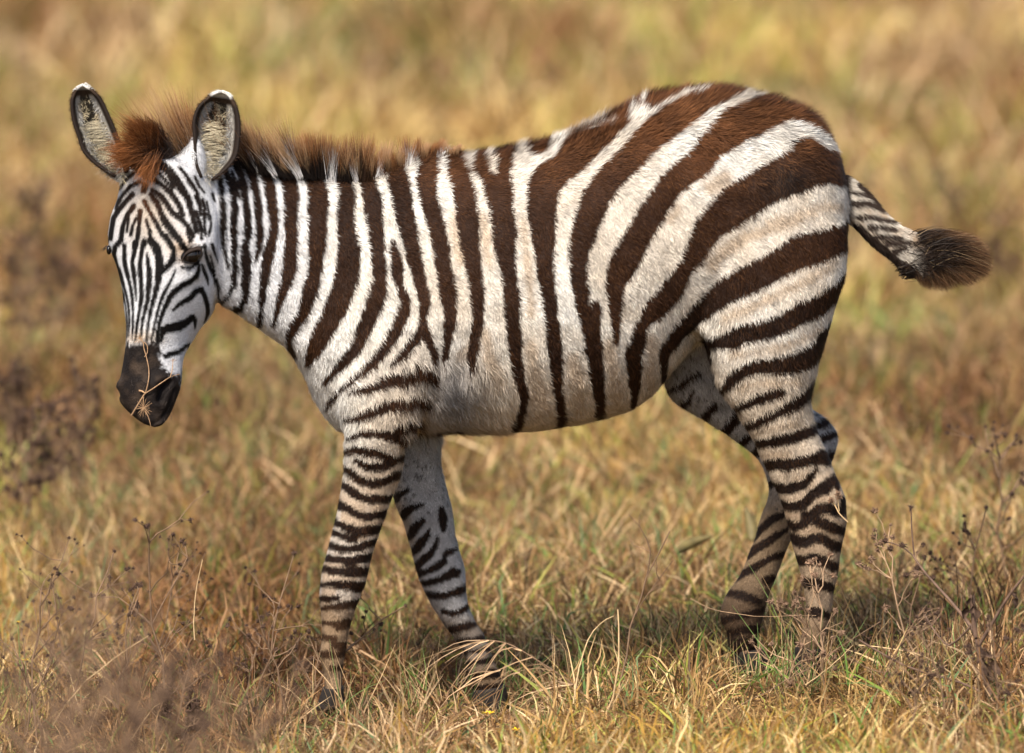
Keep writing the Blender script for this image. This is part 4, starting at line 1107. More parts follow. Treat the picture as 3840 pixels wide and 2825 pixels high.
def zone(n, x0, x1, y0, y1, kinds, s0, s1, fan=0, avoid=None):
    y = rng.uniform(y0, y1, n)
    if fan: y = y0 + (y1 - y0) * rng.random(n) ** fan
    hw = (x1 - x0) / 2
    ww = hw * np.maximum(1, (y + CD) / (y0 + CD)) if fan else hw
    x = (x0 + x1) / 2 + rng.uniform(-1, 1, n) * ww
    if avoid is not None:
        kp = rng.random(n) < avoid(x, y); x, y = x[kp], y[kp]
    m_ = len(x)
    return np.stack([x, y, ground_z(x, y)], 1), rng.choice(kinds, m_), rng.uniform(s0, s1, m_)
def patchy(seed, lo=.0, sc=1.6):
    return lambda x, y: np.clip(vnoise(np.stack([x, y, 0 * x], 1), sc, seed) * 1.6 + .45, lo, 1)
def feet(f):
    def g_(x, y):
        v = f(x, y)
        for xf, k_ in ((-.325, .75), (-.04, .92), (.45, .85), (.54, .6)):
            v = v * (1 - k_ * ((np.abs(x - xf) < .10) & (y > -.6) & (y < .12)))
        return v
    return g_
Z = []
TH_, UP_, GR_, CO_, LO_ = [0, 1, 2, 3, 4], [5, 6, 7, 8, 9], [10, 11, 12], [13, 14, 15], [16, 17]
Z.append(zone(7000, -1.9, 1.9, -1.3, 2.6, TH_, .8, 1.3))
Z.append(zone(4600, -1.9, 1.9, -1.3, 2.6, UP_, .6, 1.3, avoid=feet(patchy(71, .15, 2.6))))
Z.append(zone(1500, -1.9, 1.9, -1.3, 2.6, GR_, .6, 1.1, avoid=feet(patchy(72, .05, 3))))
Z.append(zone(1100, -1.9, 1.9, -1.0, 4.2, LO_, .5, .95, avoid=feet(patchy(73, 0, 2))))
Z.append(zone(5200, -2.4, 2.4, 2.6, 8, TH_, 1.2, 1.9, fan=.9))
Z.append(zone(4200, -2.4, 2.4, 2.6, 8, UP_, 1.0, 1.7, fan=.9, avoid=patchy(74, .25, 1.2)))
Z.append(zone(900, -2.4, 2.4, 2.6, 8, GR_, 1.0, 1.7, fan=.9, avoid=patchy(75, .05, 1.2)))
Z.append(zone(7500, -3.6, 3.6, 7.5, 48, CO_, .9, 1.6, fan=1.1, avoid=patchy(76, .35, .7)))
Z.append(zone(2500, -9, 9, -4, 8, CO_, .4, .9, avoid=lambda x, y: (np.abs(x) > 1.9 + .1 * np.maximum(y, 0)) * 1.0))
pos = np.concatenate([z[0] for z in Z]); kid = np.concatenate([z[1] for z in Z]); scl = np.concatenate([z[2] for z in Z])
# leave the outline of the hooves free on the camera side
pm = bpy.data.meshes.new('grass')
pm.vertices.add(len(pos)); pm.vertices.foreach_set('co', pos.astype(np.float32).ravel())
for nm, tp_, dat in (('kid', 'INT', kid.astype(np.int32)), ('scl', 'FLOAT', scl.astype(np.float32)), ('rz', 'FLOAT', (rng.random(len(pos)) * 6.283).astype(np.float32))):
    a_ = pm.attributes.new(nm, tp_, 'POINT'); a_.data.foreach_set('value', dat)
grass = link(bpy.data.objects.new('grass', pm)); tag(grass, 'dense dry straw coloured grass with green blades covering the ground', 'grass', kind='stuff')
ng = bpy.data.node_groups.new('scatter', 'GeometryNodeTree')
ng.interface.new_socket('Geometry', in_out='INPUT', socket_type='NodeSocketGeometry'); ng.interface.new_socket('Geometry', in_out='OUTPUT', socket_type='NodeSocketGeometry')
gi = ng.nodes.new('NodeGroupInput'); go = ng.nodes.new('NodeGroupOutput')
iop = ng.nodes.new('GeometryNodeInstanceOnPoints'); ci = ng.nodes.new('GeometryNodeCollectionInfo')
ci.inputs['Collection'].default_value = src; ci.inputs['Separate Children'].default_value = True; ci.inputs['Reset Children'].default_value = True
def nattr(nm, tp_):
    q_ = ng.nodes.new('GeometryNodeInputNamedAttribute'); q_.data_type = tp_; q_.inputs[0].default_value = nm
    return [o_ for o_ in q_.outputs if o_.enabled][0]
mtp = ng.nodes.new('GeometryNodeMeshToPoints')
ng.links.new(gi.outputs[0], mtp.inputs['Mesh']); ng.links.new(mtp.outputs[0], iop.inputs['Points']); ng.links.new(ci.outputs[0], iop.inputs['Instance'])
iop.inputs['Pick Instance'].default_value = True
ng.links.new(nattr('kid', 'INT'), iop.inputs['Instance Index'])
cx_ = ng.nodes.new('ShaderNodeCombineXYZ'); ng.links.new(nattr('rz', 'FLOAT'), cx_.inputs[2]); ng.links.new(cx_.outputs[0], iop.inputs['Rotation'])
ng.links.new(nattr('scl', 'FLOAT'), iop.inputs['Scale'])
ng.links.new(iop.outputs[0], go.inputs[0])
gm = grass.modifiers.new('scatter', 'NODES'); gm.node_group = ng

# ------------------------------------------------------------------ weeds, stalks, flowers
M_stem = plain('dry_stem', (.19, .118, .070), .8, .2, 60, .3)
M_stem_pale = plain('pale_straw', (.55, .38, .2), .7, .2, 60, .25)
M_stem_tan = plain('tan_stem', (.34, .22, .13), .8, .2, 60, .3)
M_seed = plain('seed_head', (.075, .045, .032), .9, .1, 200, .4)
M_seed_pale = plain('seed_head_tan', (.20, .125, .08), .9, .1, 200, .35)
M_petal = plain('yellow_petal', (.80, .48, .01), .5, .3, 200, .12)
M_leaf = plain('olive_leaf', (.13, .10, .035), .6, .3, 60, .3)
M_leafg = plain('green_blade', (.16, .25, .07), .55, .3, 60, .3)
def tube(paths, name, mat, parent=None, sides=6):
    V, Fq = [], []
    for K, r0, r1 in paths:
        K = np.asarray(K, float); k = len(K); d = unit(np.gradient(K, axis=0))
        s = unit(np.cross(d, np.array([.2, 1, .3]))); u_ = np.cross(d, s)
        rr = np.linspace(r0, r1, k)
        base = len(V)
        for i_ in range(k):
            for j_ in range(sides):
                a_ = 2 * math.pi * j_ / sides
                V.append(K[i_] + rr[i_] * (math.cos(a_) * s[i_] + math.sin(a_) * u_[i_]))
        for i_ in range(k - 1):
            for j_ in range(sides):
                a_ = base + i_ * sides + j_; b_ = base + i_ * sides + (j_ + 1) % sides
                Fq.append((a_, b_, b_ + sides, a_ + sides))
    return mesh_np(name, np.array(V), np.array(Fq), mat, parent, quads=True)
def seed_mesh(name, r, mat, seed=0, spikes=9, style='burr'):
    g = np.random.default_rng(seed); V = []; Ft_ = []
    def spike(c, d, l, w_):
        d = unit(d); s = unit(np.cross(d, g.normal(size=3))); u_ = np.cross(d, s); b_ = len(V)
        V.extend([c + s * w_, c - s * w_ * .5 + u_ * w_ * .86, c - s * w_ * .5 - u_ * w_ * .86, c + d * l, c - d * w_])
        Ft_.extend([(b_, b_ + 1, b_ + 3), (b_ + 1, b_ + 2, b_ + 3), (b_ + 2, b_, b_ + 3), (b_ + 1, b_, b_ + 4), (b_ + 2, b_ + 1, b_ + 4), (b_, b_ + 2, b_ + 4)])
    for q_ in range(spikes * 3):
        d = g.normal(size=3); d[2] += .6
        spike(g.normal(0, r * .25, 3), d, r * g.uniform(.6, 1.3), r * .26)
    me = bpy.data.meshes.new(name)
    me.from_pydata([tuple(v) for v in V], [], Ft_); me.materials.append(mat)
    return me
SEEDS = [seed_mesh('seed_head', .0048, M_seed, k_) for k_ in range(3)]
SEEDSP = [seed_mesh('seed_head', .0068, M_seed_pale, 10 + k_) for k_ in range(3)]
def spike_mesh(mat, L, r, seed):
    g = np.random.default_rng(seed); V = []; Ft_ = []
    for q_ in range(150):
        z = g.random() * L; a_ = g.random() * 6.283; rr = r * math.sin(min(1, (1 - z / L) * 1.3 + .15) * 1.57) * g.uniform(.3, 1)
        c = np.array([rr * math.cos(a_) + g.normal(0, .002), rr * math.sin(a_), z]); b_ = len(V); w_ = .004
        for _ in range(4): V.append(c + g.normal(0, w_, 3))
        Ft_.extend([(b_, b_ + 1, b_ + 2), (b_ + 1, b_ + 2, b_ + 3), (b_, b_ + 3, b_ + 1)])
    me = bpy.data.meshes.new('seed_spike'); me.from_pydata([tuple(v) for v in V], [], Ft_); me.materials.append(mat); return me
SPIKE = [spike_mesh(M_seed, .09, .012, k_) for k_ in range(2)]
def wpath(a, b, k=6, wob=.006, g=rng):
    a = np.asarray(a, float); b = np.asarray(b, float); L = np.linalg.norm(b - a)
    ts = np.linspace(0, 1, k)[:, None]; off = g.normal(0, 1, 3) * L * .06
    return a * (1 - ts) + b * ts + np.sin(ts * math.pi) * off + g.normal(0, wob * L, (k, 3)) * (ts > 0)
def weed(name, x, y, h, lean, label, group, nbr=6, pale=False, spread=.6, r=.0022, spikes=0, seeds=True, sscale=1.0, seed=0):
    g = np.random.default_rng(1000 + seed)
    root = link(bpy.data.objects.new(name, None)); z0 = float(ground_z(x, y)); root.location = (x, y, z0)
    tag(root, label, 'weed', group)
    base = np.zeros(3); top = np.array([lean * h, g.normal(0, .05) * h, h])
    main = wpath(base, top, 8, .012, g)
    paths = [(main, r, r * .55)]; tips = [main[-1]]
    for i_ in range(nbr):
        t_ = g.uniform(.25, .92); p0 = main[int(t_ * 7)]
        az = g.uniform(0, 6.283); L = h * g.uniform(.22, .5) * (1.15 - t_ * .5)
        d = np.array([math.cos(az) * spread, math.sin(az) * spread * .7, g.uniform(.35, 1.0)]); d = d / np.linalg.norm(d)
        br = wpath(p0, p0 + d * L, 6, .02, g); paths.append((br, r * .6, r * .3)); tips.append(br[-1])
        for j_ in range(g.integers(1, 4)):
            q0 = br[g.integers(2, 5)]; d2 = unit(d + g.normal(0, .55, 3)); l2 = L * g.uniform(.2, .45)
            tw = wpath(q0, q0 + d2 * l2, 4, .03, g); paths.append((tw, r * .38, r * .22)); tips.append(tw[-1])
    st = tube(paths, 'stem', M_stem_pale if (pale and not seeds) else M_stem_tan if pale else M_stem, root, 5)
    ss = SEEDSP if pale else SEEDS
    if seeds:
        for tpt in tips:
            o = link(bpy.data.objects.new('seed_head', ss[g.integers(0, 3)]), root)
            o.location = tuple(tpt); o.rotation_euler = tuple(g.uniform(0, 6.28, 3)); o.scale = (g.uniform(.6, 1.3) * sscale,) * 3
    for k_ in range(spikes):
        o = link(bpy.data.objects.new('seed_spike', SPIKE[k_ % 2]), root)
        tpt = tips[k_ % len(tips)]; o.location = tuple(tpt - np.array([0, 0, .04])); o.rotation_euler = (g.normal(0, .15), g.normal(0, .15), g.uniform(0, 6))
        o.scale = (g.uniform(.8, 1.3),) * 3
    return root
def gx(px, py, Y):  # x of a pixel column at depth Y
    return float(P(px, py, Y)[0])
WE = [ # px column, Y, height, lean, opts, label
 (640, -.25, .40, -.10, dict(nbr=8, spread=.9), 'tall forked dry weed below the zebra muzzle with dark knot halfway up'),
 (250, -.1, .34, .25, dict(nbr=8, spread=1.0), 'branching dry weed at left with black star shaped seed heads'),
 (1120, -.05, .22, .9, dict(nbr=9, spread=.8), 'low weed leaning right toward the near foreleg with seeds along its arms'),
 (930, .05, .30, .30, dict(nbr=7, spread=.8), 'dry weed with spread arms standing left of the forelegs'),
 (760, -.2, .22, -.5, dict(nbr=7, spread=.8), 'short weed leaning left under the muzzle'),
 (420, -.3, .30, .15, dict(nbr=7, spread=.7), 'thin brown weed near the lower left corner with bent arms'),
 (612, -.35, .10, .0, dict(nbr=2, spikes=2, seeds=False), 'dark seed spike standing low at the left, first of two'.replace(', first of two', ' below the muzzle')),
 (735, -.5, .11, .05, dict(nbr=2, spikes=2, seeds=False), 'dark seed spike near the bottom edge right of the other spike'),
 (140, -.35, .34, .1, dict(nbr=7, spread=.7), 'leftmost dry weed with curved stems at the left edge'),
 (1060, -.3, .24, -.2, dict(nbr=6, spread=.5), 'small upright weed left of the near foreleg'),
 (2900, -.18, .22, .35, dict(nbr=9, pale=True, spread=.9, sscale=.9), 'pale weed with clustered seed heads in front of the far hind hoof'),
 (3080, -.20, .24, -.05, dict(nbr=10, pale=True, spread=.7, sscale=1.0), 'pale weed with clustered seed heads in front of the near hind leg'),
 (3330, .1, .22, .3, dict(nbr=7, spread=.9), 'dry weed just behind the hind legs leaning away'),
 (3480, -.1, .30, -.25, dict(nbr=8, spread=.9, pale=True), 'thin branching weed between the hind leg and the right edge'),
 (3640, .4, .26, .1, dict(nbr=7, spread=.8), 'thin weed with round seed heads behind the thick forked one'),
 (2330, -.1, .34, .25, dict(nbr=2, spread=.35, seeds=False, pale=False), 'tall bare leaning stem in the middle of the grass under the belly'),
 (40, -0.3, 0.3, 0.3, dict(nbr=10, spread=.9, sscale=.7, r=.0017), 'thin stemmed weed leaning right at the very left edge'),
 (330, 0.15, 0.32, -0.1, dict(nbr=10, spread=.9, sscale=.7, r=.0017), 'tall thin weed behind the others left of the muzzle'),
 (520, 0.3, 0.3, 0.2, dict(nbr=10, spread=.9, sscale=.7, r=.0017), 'slender weed behind the forked one below the muzzle'),
 (870, -0.4, 0.2, 0.2, dict(nbr=10, spread=.9, sscale=.7, r=.0017), 'low tangled weed between the muzzle and the near front hoof'),
 (200, -0.6, 0.26, -0.2, dict(nbr=10, spread=.9, sscale=.7, r=.0017), 'low reddish weed in the lower left'),
 (560, -0.55, 0.22, 0.3, dict(nbr=10, spread=.9, sscale=.7, r=.0017), 'tangled low weed under the tall forked one'),
 (3260, -0.35, 0.2, 0.5, dict(nbr=10, spread=.9, sscale=.7, r=.0017), 'low leaning weed right of the hind hooves'),
 (3760, -.7, .22, -.1, dict(nbr=12, spread=.9, sscale=1.1, r=.0022), 'bushy brown weed in the lower right corner'),
 (3420, -.75, .18, .1, dict(nbr=12, spread=.9, sscale=1.0, r=.002), 'brown weed at the bottom edge right of the hind hooves'),
 (3780, .9, .34, -.1, dict(nbr=10, spread=.6, sscale=1.2, r=.003), 'dark weed at the right edge level with the hock'),
 (3560, -0.5, 0.2, -0.3, dict(nbr=10, spread=.9, sscale=.7, r=.0017), 'low tangled weed near the lower right corner'),
 (2270, -.3, .22, .1, dict(nbr=2, spread=.3, seeds=False, pale=True), 'pale straw stem standing below the belly'),
]
for k_, (px, Y, h, le, opt, lab) in enumerate(WE):
    weed('dry_weed', gx(px, 2400, Y), Y, h, le, lab, 'dry weeds standing in the grass', seed=k_, **opt)
# near weeds, out of focus at the lower left
for k_, (x, y, h, le, lab) in enumerate([(-.62, -3.0, .60, .05, 'blurred brown weed nearest the lower left corner'), (-.50, -3.2, .60, .1, 'blurred bushy weed just right of the lower left corner'),
        (-.40, -2.9, .50, .0, 'blurred weed low at the left third of the bottom edge'), (-.57, -2.6, .58, .12, 'blurred leaning weed above the lower left corner'), (-.30, -2.8, .46, .05, 'faint blurred weed at the bottom edge left of the forelegs'),
        (-.66, -2.2, .50, .05, 'slightly blurred weed at the left edge near the bottom'), (-.53, -2.9, .66, -.1, 'tall blurred weed reaching up in the lower left'), (-.45, -2.4, .45, .2, 'blurred weed leaning right in the lower left'), (-.60, -3.3, .56, .0, 'most blurred brown weed in the lower left corner')]):
    weed('dry_weed', x, y, h, le, lab, 'out of focus weeds at the lower left', nbr=30, spread=.7, r=.0026, sscale=1.1, seed=60 + k_)
# thick forked weed at the lower right, traced
fw = link(bpy.data.objects.new('dry_weed', None)); fw.location = tuple(P(3731, 2760, -.4)); tag(fw, 'thick dark forked weed at the lower right with shrivelled leaves', 'weed'); fo = np.array(fw.location)
def fp(l, y0=-.4, y1=-.4):
    q = np.array(l, float); return P(q[:, 0], q[:, 1], np.linspace(y0, y1, len(q))) - fo
tube([(cr(fp([(3731, 2800), (3722, 2650), (3690, 2520), (3663, 2396)]), 4), .0062, .0048), (cr(fp([(3663, 2396), (3638, 2346), (3560, 2250), (3470, 2150), (3425, 2085)], -.4, -.2), 3), .0036, .0018),
      (cr(fp([(3672, 2420), (3720, 2340), (3780, 2240), (3850, 2150)], -.4, -.45), 3), .0034, .0022), (cr(fp([(3660, 2390), (3650, 2310), (3645, 2232)]), 3), .0045, .0050),
      (cr(fp([(3425, 2085), (3380, 2050), (3320, 2030)], -.2, -.2), 3), .0016, .001), (cr(fp([(3430, 2095), (3420, 2000), (3416, 1900)], -.2, -.2), 3), .0016, .001), (cr(fp([(3480, 2160), (3430, 2140), (3400, 2160)], -.25, -.2), 3), .0014, .0008),
      (cr(fp([(3640, 2350), (3560, 2420), (3500, 2360), (3460, 2290)], -.4, -.3), 3), .0022, .0012), (cr(fp([(3725, 2620), (3600, 2560), (3400, 2500), (3220, 2400)], -.4, -.3), 3), .0026, .0018)], 'stem', plain('dark_stem', (.13, .08, .055), .85, .2, 80, .35), fw, 7)
gz_ = np.random.default_rng(5)
for (x_, y_) in ((3320, 2030), (3340, 2060), (3416, 1905), (3400, 2160), (3385, 2045), (3460, 2290), (3440, 2130), (3850, 2150), (3500, 2170)):
    o = link(bpy.data.objects.new('seed_head', SEEDS[gz_.integers(0, 3)]), fw); o.location = tuple(P(x_, y_, -.22 if x_ < 3600 else -.45) - fo); o.scale = (1.4,) * 3
def crumple(c, L, w_, tilt):
    V = []
    for i_ in range(7):
        t_ = i_ / 6; ww = w_ * math.sin(.2 + t_ * 2.7)
        for q_ in (-1, 0, 1): V.append(np.array([math.sin(tilt) * L * t_ + q_ * ww * math.cos(t_ * 4), q_ * ww * math.sin(t_ * 4 + 1) + (.004 if q_ == 0 else 0), -math.cos(tilt) * L * t_]) + gz_.normal(0, .0022, 3) + c)
    return np.array(V), np.array([(i_ * 3 + j_, i_ * 3 + j_ + 1, i_ * 3 + j_ + 4, i_ * 3 + j_ + 3) for i_ in range(6) for j_ in range(2)])
M_dleaf = plain('shrivelled_leaf', (.085, .052, .036), .9, .1, 90, .4)
for (x_, y_, L, w_, tl) in ((3650, 2225, .05, .010, .1), (3640, 2240, .04, .008, -.3), (3680, 2430, .06, .012, .25), (3700, 2440, .05, .010, .5), (3690, 2600, .05, .012, .2), (3640, 2610, .05, .011, -.3), (3740, 2560, .06, .010, .3), (3800, 2220, .03, .006, .2), (3720, 2680, .05, .012, .1)):
    Vc, Fc_ = crumple(P(x_, y_, -.405) - fo, L, w_, tl); mesh_np('leaf', Vc, Fc_, M_dleaf, fw, quads=True)
# far weeds, dark smudges in the background
FARW = [(1620, 3, 18, 'far dark weed clump above the withers'), (3540, 6, 9, 'dark weed clump right of the tail'), (3740, 5, 8, 'dark weed clump at the right edge below the tail'), (120, 3, 7, 'dark weed thicket left of the face at the left edge'),
        (240, 4, 6, 'brown weed thicket between muzzle and left edge'), (3640, 4, 18, 'far dark weed clump at the upper right'), (90, 5, 2.2, 'dark brown thicket at the left edge level with the hooves'), (20, 5, 3.2, 'dark brown thicket at the left edge level with the chest'), (300, 4, 2.8, 'brown weed clump below and left of the muzzle'), (2480, 3, 24, 'far dark weed clump above the back'), (60, 4, 5, 'brown weed thicket low at the left edge')]
for k_, (px, nb, Y, lab) in enumerate(FARW):
    pyy = 1412.5
    x = gx(px, 1000, Y)
    weed('dry_weed', x, Y, .30 if Y < 10 else .42, .05, lab, 'dark weeds in the background', nbr=26, spread=.5, r=.0045, spikes=0, sscale=1.8, seed=90 + k_)
# long straws lying over the grass
def straw(a, b, ya, yb, r, mat, label, name='straw'):
    p0 = P(a[0], a[1], ya); p1 = P(b[0], b[1], yb)
    K = wpath(p0, p1, 9, .004)
    o = tube([(K - p0, r, r * .5)], name, mat); o.location = tuple(p0); tag(o, label, 'straw', 'long straws lying over the grass'); return o
straw((2590, 2245), (3060, 2310), -.2, -.22, .0008, M_stem_tan, 'long straight pale straw crossing the far hind fetlock')
straw((3220, 2420), (3640, 2600), -.3, -.35, .0012, M_stem_pale, 'long straight pale straw sloping down right of the hind hooves')
straw((3020, 2570), (3200, 2420), -.3, -.3, .0010, M_stem_pale, 'short straw sloping up to the right below the hind hooves')
straw((730, 2400), (760, 2100), -.3, -.3, .0013, M_stem_pale, 'upright golden straw with a broken top left of the near foreleg')
straw((2700, 2680), (3300, 2330), -.35, -.3, .0013, M_stem, 'long brown straw crossing in front of the hind hooves')
straw((2150, 2640), (2300, 2310), -.3, -.25, .0013, M_stem_pale, 'pale upright straw with a feathery tip under the belly')
straw((200, 2720), (560, 2380), -.5, -.5, .0013, M_stem_pale, 'pale straw rising to the right at the lower left')
# bent dry culms lying over the far front hoof
cul = link(bpy.data.objects.new('grass_clump', None)); cul.location = tuple(P(2050, 2500, -.12)); tag(cul, 'bent dry grass stalk with drooping blades lying over the far front hoof', 'grass stalk')
cl0 = np.array(cul.location)
base_c = cr(T('M', pts('2400,1450 2200,1250 1950,1080 1700,930 1550,890 1430,885')), 3)
K = P(base_c[:, 0], base_c[:, 1], -.12) - cl0
tube([(K, .0022, .001)], 'stem', M_stem, cul)
def culm_blades(par, org, base, n, tg, Y, L0, L1, colf, name='blade'):
    i_ = rng.integers(0, len(base), n); r0 = P(base[i_, 0], base[i_, 1], Y + rng.normal(0, .01, n))
    d = np.array(tg)[None] + rng.normal(0, .3, (n, 3)); L = rng.uniform(L0, L1, n)
    K = hair_curves(r0, d, L, 6, bend=np.tile([-.1, -.05, -.9], (n, 1)), wob=.1) - org
    cols = colf(n)[:, None] * np.ones((1, 6, 1))
    o = ribbons(name, K, rng.uniform(.0018, .0036, n), cols, par, mat=M_hair); o.matrix_parent_inverse = Matrix.Identity(4); return o
def strawc(n): return np.array([.42, .27, .15]) * rng.uniform(.5, 1.35, (n, 1)) 
culm_blades(cul, cl0, base_c, 28, (-1, -.1, .05), -.12, .06, .16, strawc)
low_c = cr(T('M', pts('2300,1480 2100,1330 1850,1180 1600,1130 1450,1200')), 3)
culm_blades(cul, cl0, low_c, 12, (-1, -.1, .1), -.13, .05, .14, strawc)
# leafy tufts right in front of the legs
def tuft_thing(px, py, Y, n, L, green, label, w0=.0018, w1=.0036, lean=0):
    o = link(bpy.data.objects.new('grass_tuft', None)); x = gx(px, py, Y); o.location = (x, Y, float(ground_z(x, Y))); tag(o, label, 'grass tuft', 'tall grass tufts around the legs')
    r0 = rng.normal(0, .018, (n, 3)) * np.array([1, 1, 0])
    d = np.stack([rng.normal(lean, .32, n), rng.normal(-.1, .25, n), np.ones(n)], -1)
    K = hair_curves(r0, d, rng.uniform(.45, 1.1, n) * L, 7, bend=np.tile([lean * .4, 0, -.45], (n, 1)) + rng.normal(0, .3, (n, 3)), wob=.07)
    isg = rng.random(n) < green
    cc = np.where(isg[:, None], np.array([.15, .22, .065]), np.array([.48, .32, .17])) * rng.uniform(.55, 1.35, (n, 1))
    cols = cc[:, None] * np.linspace(.8, 1.1, 7)[None, :, None]
    b_ = ribbons('blades', K, rng.uniform(w0, w1, n), cols, o, mat=M_hair); b_.matrix_parent_inverse = Matrix.Identity(4)
TU = [(1230, -.17, 26, .15, .45, 'grass tuft in front of the near front hoof', -.1), (1340, -.16, 18, .17, .4, 'tall grass tuft just right of the near front hoof', .1), (1560, -.1, 30, .19, .35, 'tall dry grass tuft standing between the front hooves', 0),
      (1700, -.05, 22, .17, .45, 'grass tuft against the far front fetlock', -.2), (1850, -.1, 20, .12, .4, 'green grass tuft at the far front hoof', .2), (2760, .02, 30, .12, .5, 'grass tuft covering the far hind hoof', 0), (2830, -.02, 20, .12, .5, 'dark green blades at the toe of the far hind hoof', .4),
      (3010, -.18, 18, .26, .6, 'tall green blades in front of the near hind shin', .0), (3060, -.16, 40, .17, .3, 'dry grass tuft around the near hind hoof', 0), (2930, -.15, 26, .15, .5, 'grass tuft between the hind hooves', 0),
      (3330, -.1, 36, .13, .4, 'grass tuft right of the near hind leg', .1), (3480, -.15, 36, .12, .45, 'wide grass tuft further right of the hind leg', 0), (780, -.2, 34, .13, .7, 'green grass tuft under the muzzle', 0), (1000, -.15, 40, .14, .35, 'tangled grass tuft left of the near front hoof', .1),
      (2120, .1, 26, .2, .35, 'tall straw tuft below the belly right of the forelegs', .1), (1950, .2, 22, .2, .5, 'tall green and straw tuft behind the far front leg', -.1), (2480, .3, 26, .16, .4, 'grass tuft left of the hind legs', .1), (3600, 0, 28, .13, .4, 'grass tuft near the right edge', 0),
      (1420, -.5, 24, .13, .3, 'straw tuft at the bottom below the near front hoof', 0), (1120, -.6, 26, .16, .3, 'straw tuft at the bottom left of the forelegs', .2), (2050, -.5, 26, .12, .4, 'grass tuft at the bottom right of the yellow flowers', -.1)]
for (px, Y, n_, L, gr_, lab, le) in TU: tuft_thing(px, 2500, Y, n_, L, gr_, lab, lean=le)
# yellow daisies
def daisy(px, py, Y, r, label, tilt=.9):
    c = P(px, py, Y); o = link(bpy.data.objects.new('yellow_flower', None)); gz = float(ground_z(c[0], Y)); o.location = (c[0], Y, gz); tag(o, label, 'flower', 'yellow daisies in the grass')
    h = c[2] - gz
    tube([(np.array([[0, 0, 0], [.003, 0, h * .5], [0, 0, h]]), .001, .0008)], 'stem', M_leafg, o)
    for k_ in range(14):
        a_ = k_ * 6.283 / 14
        d = np.array([math.cos(a_), math.sin(a_) * .9, .45 + .15 * math.sin(k_ * 2.1)]); d = unit(d); s_ = unit(np.cross(d, [0, 0, 1]))
        q = np.array([0, 0, h]); w_ = r * .17
        V = np.array([q - s_ * w_ * .4, q + s_ * w_ * .4, q + d * r * .6 + s_ * w_, q + d * r + s_ * w_ * .3, q + d * r - s_ * w_ * .3, q + d * r * .6 - s_ * w_])
        V[3:5, 2] -= r * .08
        me = bpy.data.meshes.new('petal'); me.from_pydata([tuple(v) for v in V], [], [(0, 1, 2, 5), (5, 2, 3, 4)]); me.materials.append(M_petal)
        link(bpy.data.objects.new('petal', me), o)
    b_ = blob('flower_centre', np.array([0, 0, h + r * .1]), (r * .3, r * .3, r * .16), M_petal, o, seg=12)
daisy(1832, 2680, -.30, .0135, 'yellow daisy in the grass in front of the far front hoof')
daisy(1935, 2740, -.42, .011, 'half hidden yellow daisy at the bottom edge')
daisy(95, 2478, -.1, .007, 'small yellow daisy at the left edge')
daisy(68, 2336, .2, .0055, 'tiny orange yellow flower head at the left edge above the daisy')
# broad olive leaves, soft behind the legs
def broadleaf(a, b, Y, w_, label):
    p0 = P(a[0], a[1], Y); p1 = P(b[0], b[1], Y + .04)
    o = link(bpy.data.objects.new('broad_leaf', None)); x, z = p0[0], float(ground_z(p0[0], Y)); o.location = (x, Y, z); tag(o, label, 'leaf', 'broad leaves in the grass')
    K = wpath(p0, p1, 10, .0); K = K - np.array([x, Y, z])
    tube([(np.array([[0, 0, 0], K[0] * .5, K[0]]), .0010, .0008)], 'stem', M_stem_pale, o)
    wr = w_ * np.sin(np.linspace(.12, 1, 10) * math.pi) ** .7
    d = unit(np.gradient(K, axis=0)); s_ = unit(np.cross(d, np.array([0, 1, 0])))
    V = []
    for i_ in range(10):
        for q_ in (-1, -.5, 0, .5, 1): V.append(K[i_] + s_[i_] * wr[i_] * q_ / 2 + np.array([0, abs(q_) * .008, 0]))
    Fq = [(i_ * 5 + j_, i_ * 5 + j_ + 1, i_ * 5 + j_ + 6, i_ * 5 + j_ + 5) for i_ in range(9) for j_ in range(4)]
    l_ = mesh_np('leaf_blade', np.array(V), np.array(Fq), M_leaf, o, quads=True)
    sd = l_.modifiers.new('t', 'SOLIDIFY'); sd.thickness = .0012
broadleaf((2530, 2075), (2672, 2012), 1.1, .020, 'broad olive leaf lying low between the fore and hind legs')
broadleaf((2822, 2030), (2796, 1905), 1.2, .024, 'broad olive leaf standing behind the far hind shin')
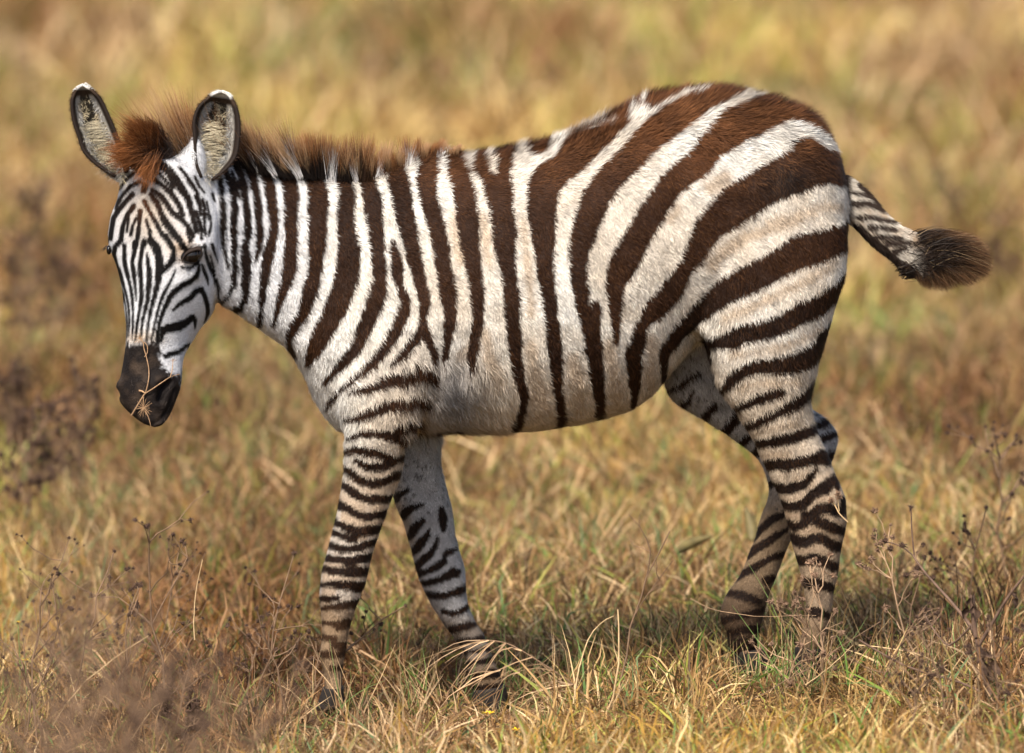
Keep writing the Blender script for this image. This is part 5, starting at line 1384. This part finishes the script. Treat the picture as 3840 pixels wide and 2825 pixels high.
# ------------------------------------------------------------------ twig across the muzzle
M_twig = plain('twig_bark', (.36, .22, .12), .7, .2, 200, .3)
tw = link(bpy.data.objects.new('dry_twig', None)); tw.location = tuple(P(543, 1480, -.225)); tag(tw, 'thin forked tan twig with a dry flower head hanging across the dark muzzle', 'twig')
to = np.array(tw.location)
def tp3(s, dy=0):
    q = cr(T('B', pts(s)), 4); out = []
    for x_, y_ in q: out.append(P(x_, y_, surf_y(x_, y_, -.225) - .003 + dy))
    return np.array(out) - to
tube([(tp3('470,760 490,800 495,840 512,900 530,980 534,1050 522,1130 505,1190'), .0008, .0009), (tp3('495,790 520,820 522,870 500,905'), .0008, .0006),
      (tp3('398,1360 440,1290 480,1225 505,1190 560,1155 640,1100 700,1062 772,1040'), .0014, .0006), (tp3('700,1062 715,1000 720,930'), .0009, .0005),
      (tp3('505,1190 480,1172 455,1168'), .0015, .0018), (tp3('492,1215 490,1250 490,1290'), .0010, .0008), (tp3('505,1325 530,1375 550,1448'), .0008, .0006)], 'stem', M_twig, tw)
def burst(px, py, n, L, par, org, name='flower_head', lo=0, hi=6.283):
    x_, y_ = T('B', [(px, py)])[0]; c = P(x_, y_, surf_y(x_, y_, -.225) - .004) - org
    ps = []
    for k_ in range(n):
        a_ = lo + (hi - lo) * k_ / n + rng.normal(0, .1); l = L * rng.uniform(.6, 1.1)
        ps.append((np.array([c, c + np.array([math.cos(a_) * l, -.003, math.sin(a_) * l])]), .0004, .0003))
    tube(ps, name, M_twig, par, 4)
burst(490, 1300, 20, .0175 * .5 * 2, tw, to); burst(462, 762, 10, .011, tw, to); burst(720, 930, 6, .006, tw, to)
tw2 = link(bpy.data.objects.new('dry_twig', None)); tw2.location = tuple(P(3150, 1900, -.15)); tag(tw2, 'small tan weed sprig caught on the near hock', 'twig')
to2 = np.array(tw2.location)
def op3(s):
    q = cr(T('O', pts(s)), 3); return P(q[:, 0], q[:, 1], -.148) - to2
tube([(op3('1140,60 1175,110 1200,160 1235,200 1278,240'), .0013, .0011), (op3('1195,0 1195,60 1200,110 1205,150'), .0010, .0008), (op3('1140,60 1120,50'), .002, .001)], 'stem', M_stem_pale, tw2, 5)
for (a_, b_) in ((1195, 5), (1140, 58), (1205, 30)):
    o = link(bpy.data.objects.new('seed_head', SEEDSP[0]), tw2); x_, y_ = T('O', [(a_, b_)])[0]; o.location = tuple(P(x_, y_, -.15) - to2)
